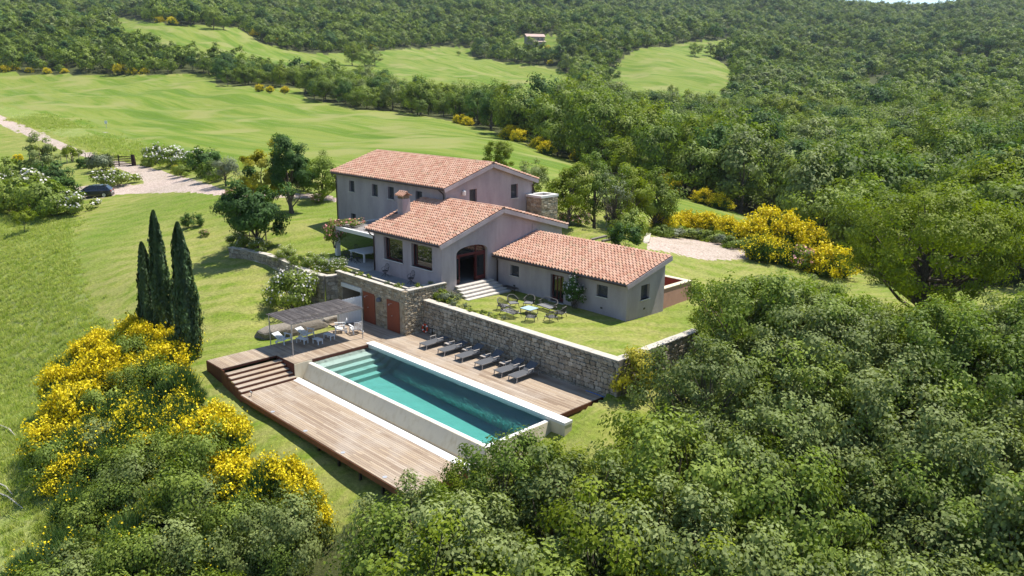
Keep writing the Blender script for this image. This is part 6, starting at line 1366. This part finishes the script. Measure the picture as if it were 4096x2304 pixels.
for s in (-1, 1): MB().box(-2.09, -1.98, s * .66 - .14, s * .66 + .14, .72, .9).build('tail_light', simple('tail_lens', (.35, .02, .02), .3, .5), car); MB().box(1.86, 1.97, s * .6 - .16, s * .6 + .16, .60, .72).build('headlight', simple('head_lens', (.6, .6, .62), .15, .6), car); MB().box(.75, .9, s * .93 - .09, s * .93 + .09, .92, 1.04).build('wing_mirror', M_CAR, car)
MB().box(-2.12, -2.095, -.26, .26, .58, .69).build('number_plate', M_RINGW, car)

# ------------------------------------------------------------------ gate, fence, stakes, sign
M_GATE = simple('dark_gate_wood', (.040, .022, .018), .8, .2); M_POSTW = simple('weathered_post', (.20, .17, .14), .9, .1)
ga, gb = ground_px(414, 668), ground_px(545, 664); gv = gb - ga; gl_ = math.hypot(gv[0], gv[1]); go = empty('wooden_gate', (ga[0], ga[1], (ga[2] + gb[2]) / 2), math.atan2(gv[1], gv[0]), 'dark brown slatted sliding gate across the gravel drive', 'gate')
gh = 1.75
for q in range(6): MB().box(.1, gl_ - .7, -.03, .03, .18 + .25 * q, .18 + .25 * q + .12).build('slat', M_GATE, go)
for x in (.05, gl_ * .48): MB().box(x, x + .14, -.05, .05, 0, gh).build('post', M_GATE, go)
MB().add([(gl_ - .75, -.12, 0), (gl_, -.12, 0), (gl_ - .25, -.12, gh + .1), (gl_ - .75, -.12, gh + .1), (gl_ - .75, .12, 0), (gl_, .12, 0), (gl_ - .25, .12, gh + .1), (gl_ - .75, .12, gh + .1)], [(0, 1, 2, 3), (7, 6, 5, 4), (0, 4, 5, 1), (1, 5, 6, 2), (2, 6, 7, 3), (3, 7, 4, 0)]).build('end_panel', M_GATE, go)
fp = [(20, 668), (60, 662), (122, 655), (215, 662), (245, 652), (270, 658), (295, 652), (318, 650), (345, 648)]
fe = [ground_px(x, y) for x, y in fp]
fo = world_thing('wire_fence', tuple(fe[4]), 'wire fence on thin posts at the left of the drive', 'fence')
for k, q in enumerate(fe): wpart(MB().tube([tuple(q), (q[0], q[1], q[2] + 1.45)], .05, 6), 'post', M_POSTW, fo)
for h in (.5, .95, 1.35): wpart(MB().tube([(q[0], q[1], q[2] + h) for q in fe], .012, 4), 'wire', M_DKMET, fo)
wpart(MB().tube([(fe[3][0] - .9, fe[3][1] - .6, fe[3][2]), (fe[3][0], fe[3][1], fe[3][2] + 1.3)], .045, 6).tube([(fe[3][0] + .9, fe[3][1] + .6, fe[3][2]), (fe[3][0], fe[3][1], fe[3][2] + 1.3)], .045, 6), 'brace', M_POSTW, fo)
sa, sb = ground_px(999, 948 + 10), ground_px(1066, 972 + 4)
so = world_thing('tree_stake', (float((sa[0] + sb[0]) / 2), float((sa[1] + sb[1]) / 2), float(sa[2])), 'wooden stake frame with a crossbar holding the dark tree', 'stake')
zt__ = max(sa[2], sb[2]) + 1.55
for q in (sa, sb): wpart(MB().tube([(q[0], q[1], q[2] - .2), (q[0], q[1], zt__ + .1)], .055, 6), 'post', M_POSTW, so)
wpart(MB().bar((sa[0], sa[1], zt__ - .12), (sb[0], sb[1], zt__ - .12), .05, .1), 'crossbar', M_POSTW, so)
p = ground_px(427, 520); o = empty('field_sign', p, hd, 'small white sign on a post standing in the green field', 'sign'); MB().tube([(0, 0, 0), (0, 0, 1.6)], .05, 6).build('post', M_GALV, o); MB().box(-.28, .28, -.03, .03, 1.35, 2.0).build('board', M_RINGW, o)
p = ground_px(420, 536); o = MB().box(-1.0, 1.0, -.35, .35, 0, .35).build('concrete_trough', M_COPE); o.location = p; tag(o, 'small concrete trough lying in the field below the sign', 'trough')
# boulders at the foot of the garden wall
M_ROCK = stone_mat('boulder', [(0, (.16, .14, .115)), (1, (.28, .25, .21))])
for k, (x, y, s, lb) in enumerate(((-6.9, -6.0, (1.5, .7, .5), 'big grey boulder behind the reed canopy, nearest the cypresses'), (-6.5, -3.8, (1.6, .7, .55), 'long grey boulder behind the reed canopy'), (-6.6, -2.2, (1.0, .6, .42), 'grey boulder beside the white slat screen'))):
    rg = np.random.default_rng(70 + k); n = 260; gd = rsph(rg, n)
    import bmesh
    bm = bmesh.new(); bmesh.ops.create_icosphere(bm, subdivisions=3, radius=1.0); ph = rg.uniform(0, 6, 6)
    for v in bm.verts: c_ = v.co; f_ = 1 + .16 * math.sin(2.3 * c_.x + ph[0]) * math.sin(2.1 * c_.y + ph[1]) + .10 * math.sin(4.1 * c_.z + ph[2] + 2 * c_.x) + .05 * math.sin(9 * c_.y + ph[3]); v.co = Vector((np.sign(c_.x) * abs(c_.x) ** .62 * f_, np.sign(c_.y) * abs(c_.y) ** .62 * f_, np.sign(c_.z) * abs(c_.z) ** .62 * f_))
    me = bpy.data.meshes.new('boulder'); bm.to_mesh(me); bm.free(); me.materials.append(M_ROCK); o = bpy.data.objects.new('boulder', me); link(o); o.location = (x, y, hz(x, y) + .12); o.scale = (s[1], s[0], s[2]); tag(o, lb, 'boulder')
# fallen trunks in the meadow
for k, (a, b_) in enumerate((((0, 1712), (62, 1752)), ((-40, 1965), (95, 2045)), ((-20, 1940), (50, 1985)))):
    pa, pb = ground_px(*a), ground_px(*b_); o = world_thing('fallen_branch', tuple((pa + pb) / 2), ['bleached branch in the grass at the left edge, uppermost', 'longest bleached branch in the grass at the left edge', 'bleached branch lying just above the longest one'][k], 'branch')
    wpart(MB().tube([pa + [0, 0, .12], (pa + pb) / 2 + [.1, .1, .2], pb + [0, 0, .1]], [.03, .045, .02], 6), 'limb', simple('bleached_wood', (.42, .38, .33), .9), o)
# stepping edges on the upper lawn
for k, (a, b_) in enumerate((((2366, 962), (2425, 952)), ((2410, 970), (2450, 962)))):
    pa, pb = ground_px(*a), ground_px(*b_); o = world_thing('garden_step', tuple((pa + pb) / 2), ['longer dark timber step edge cut into the upper lawn', 'shorter dark timber step edge cut into the upper lawn'][k], 'step'); wpart(MB().bar(pa + [0, 0, .05], pb + [0, 0, .05], .3, .22), 'riser', M_POSTW, o)

# ------------------------------------------------------------------ distant farmhouse
p = ground_px(2135, 182, 300); fz = p[2] + 1.0
dx = RT[:2] / np.linalg.norm(RT[:2]); fa = math.atan2(dx[1], dx[0]) + .25
fh = empty('distant_farmhouse', (p[0], p[1], fz), fa, 'distant stone farmhouse with pale tiled roof among trees on the hill', 'house')
g = NT('far_stone'); n = g.noise(g.pos(), 1.3, 4, .7); g.principled(g.ramp(n, [(.3, (.22, .19, .165)), (.7, (.42, .37, .33))]), .9, spec=.1); M_FST = g.m
M_FRF = simple('far_roof', (.50, .36, .30), .9, .1, noise=.25, scale=.8)
m = MB(); m.box(-6.5, 7.5, -4, 4, -3, 5.2); m.add([(7.5, -4, 5.2), (7.5, 4, 5.2), (7.5, 0, 7.0), (-6.5, -4, 5.2), (-6.5, 4, 5.2), (-6.5, 0, 7.0)], [(0, 1, 2), (5, 4, 3)]); m.build('wall', M_FST, fh)
rf = MB(); rf.plate([(-7.2, -4.7, 5.0), (8, -4.7, 5.0), (8, 0, 7.15), (-7.2, 0, 7.15)], .2); rf.plate([(-7.2, 0, 7.15), (8, 0, 7.15), (8, 4.7, 5.0), (-7.2, 4.7, 5.0)], .2); rf.build('roof', M_FRF, fh)
MB().plate([(-3, -7.2, 1.2), (8, -7.2, 1.2), (8, -4.0, 2.2), (-3, -4.0, 2.2)], .2).build('porch_roof', M_FRF, fh); MB().box(-2.8, 7.8, -6.8, -4.02, -3, .9).build('porch_wall', M_FST, fh)
for x, z in ((-4.2, 3.3), (-1.0, 3.4), (2.2, 3.4), (5.4, 3.3)):
    w_ = MB().box(x - .62, x + .62, -4.08, -3.9, z - .75, z + .75).build('window', M_SILL, fh); MB().box(x - .5, x + .5, -4.1, -4.085, z - .62, z + .62).build('pane', M_GLASS, w_)

# ------------------------------------------------------------------ long grass in the meadow and along the drive verge
M_GRASS = leaf_mat('grass_blade', [(.24, .31, .05), (.32, .38, .08), (.42, .44, .15), (.52, .50, .21)], .5, .7, .15)
GRASSK = bpy.data.collections.new('grass_kinds')
for i in range(3):
    rg = np.random.default_rng(80 + i); n = 26; b = np.c_[rg.normal(0, .16, n), rg.normal(0, .16, n), np.zeros(n)]; L = rg.uniform(.18, .42, n)[:, None]
    d = unit(np.c_[rg.normal(0, .45, n), rg.normal(0, .45, n), np.ones(n)]); s = unit(np.cross(d, rsph(rg, n))) * .022
    Vt = np.stack([b - s, b + s, b + d * L * .6 + s * .7, b + d * L], 1).reshape(-1, 3)
    GRASSK.objects.link(bpy.data.objects.new('tuft_%d' % i, np_mesh('tuft', Vt, np.arange(4 * n).reshape(-1, 4), [M_GRASS], np.repeat(rg.random(n), 4))))
def strew(name, poly, dens, d0, d1, label, smin, smax, seed):
    rg = np.random.default_rng(seed); xs, ys = zip(*poly); n = int(dens); px = rg.uniform(max(min(xs), -150), min(max(xs), 4250), n); out = []
    a = rg.uniform(-math.radians(36), math.radians(36), n * 3); d = np.sqrt(rg.uniform(d0 * d0, d1 * d1, n * 3))
    X = CAM[0] + d * np.sin(a + YAW); Y = CAM[1] + d * np.cos(a + YAW); Z = height(X, Y); u, v, w = project(np.c_[X, Y, Z])
    ok = inpoly(u + rg.normal(0, 22, len(u)), v + rg.normal(0, 14, len(u)), poly) & (u > -150); X, Y, Z = X[ok], Y[ok], Z[ok]; m = len(X)
    scatter(name, np.c_[X, Y, Z - .02], rg.integers(0, 3, m), rg.uniform(smin, smax, m), rg.uniform(0, 6.28, m), GRASSK, label, 'grass'); print(name, m)
strew('meadow_grass', P_MEADOW, 42000, 30, 125, 'long uncut meadow grass on the left slope', .45, 1.1, 5)
strew('verge_grass', P_VERGE, 26000, 100, 240, 'pale long grass along the drive verge', .9, 1.7, 6)

# ------------------------------------------------------------------ summer haze over the valley
g = NT('haze_air'); v_ = g.n('ShaderNodeVolumePrincipled'); v_.inputs['Color'].default_value = (.80, .90, 1.0, 1); v_.inputs['Density'].default_value = .00007; v_.inputs['Anisotropy'].default_value = .2
g.t.links.new(v_.outputs[0], g.out.inputs[1])
zlo = float(GZ.min()) - 1.0; zhi = float(GZ.max()) + 22.0
hzb = MB().box(CAM[0] - 4400, CAM[0] + 4400, CAM[1] - 4400, CAM[1] + 4400, zlo, zhi).build('haze', g.m); hzb['kind'] = 'stuff'; hzb['label'] = 'thin blue summer haze over the valley'; hzb['category'] = 'haze'
print('HAZE', zlo, zhi)
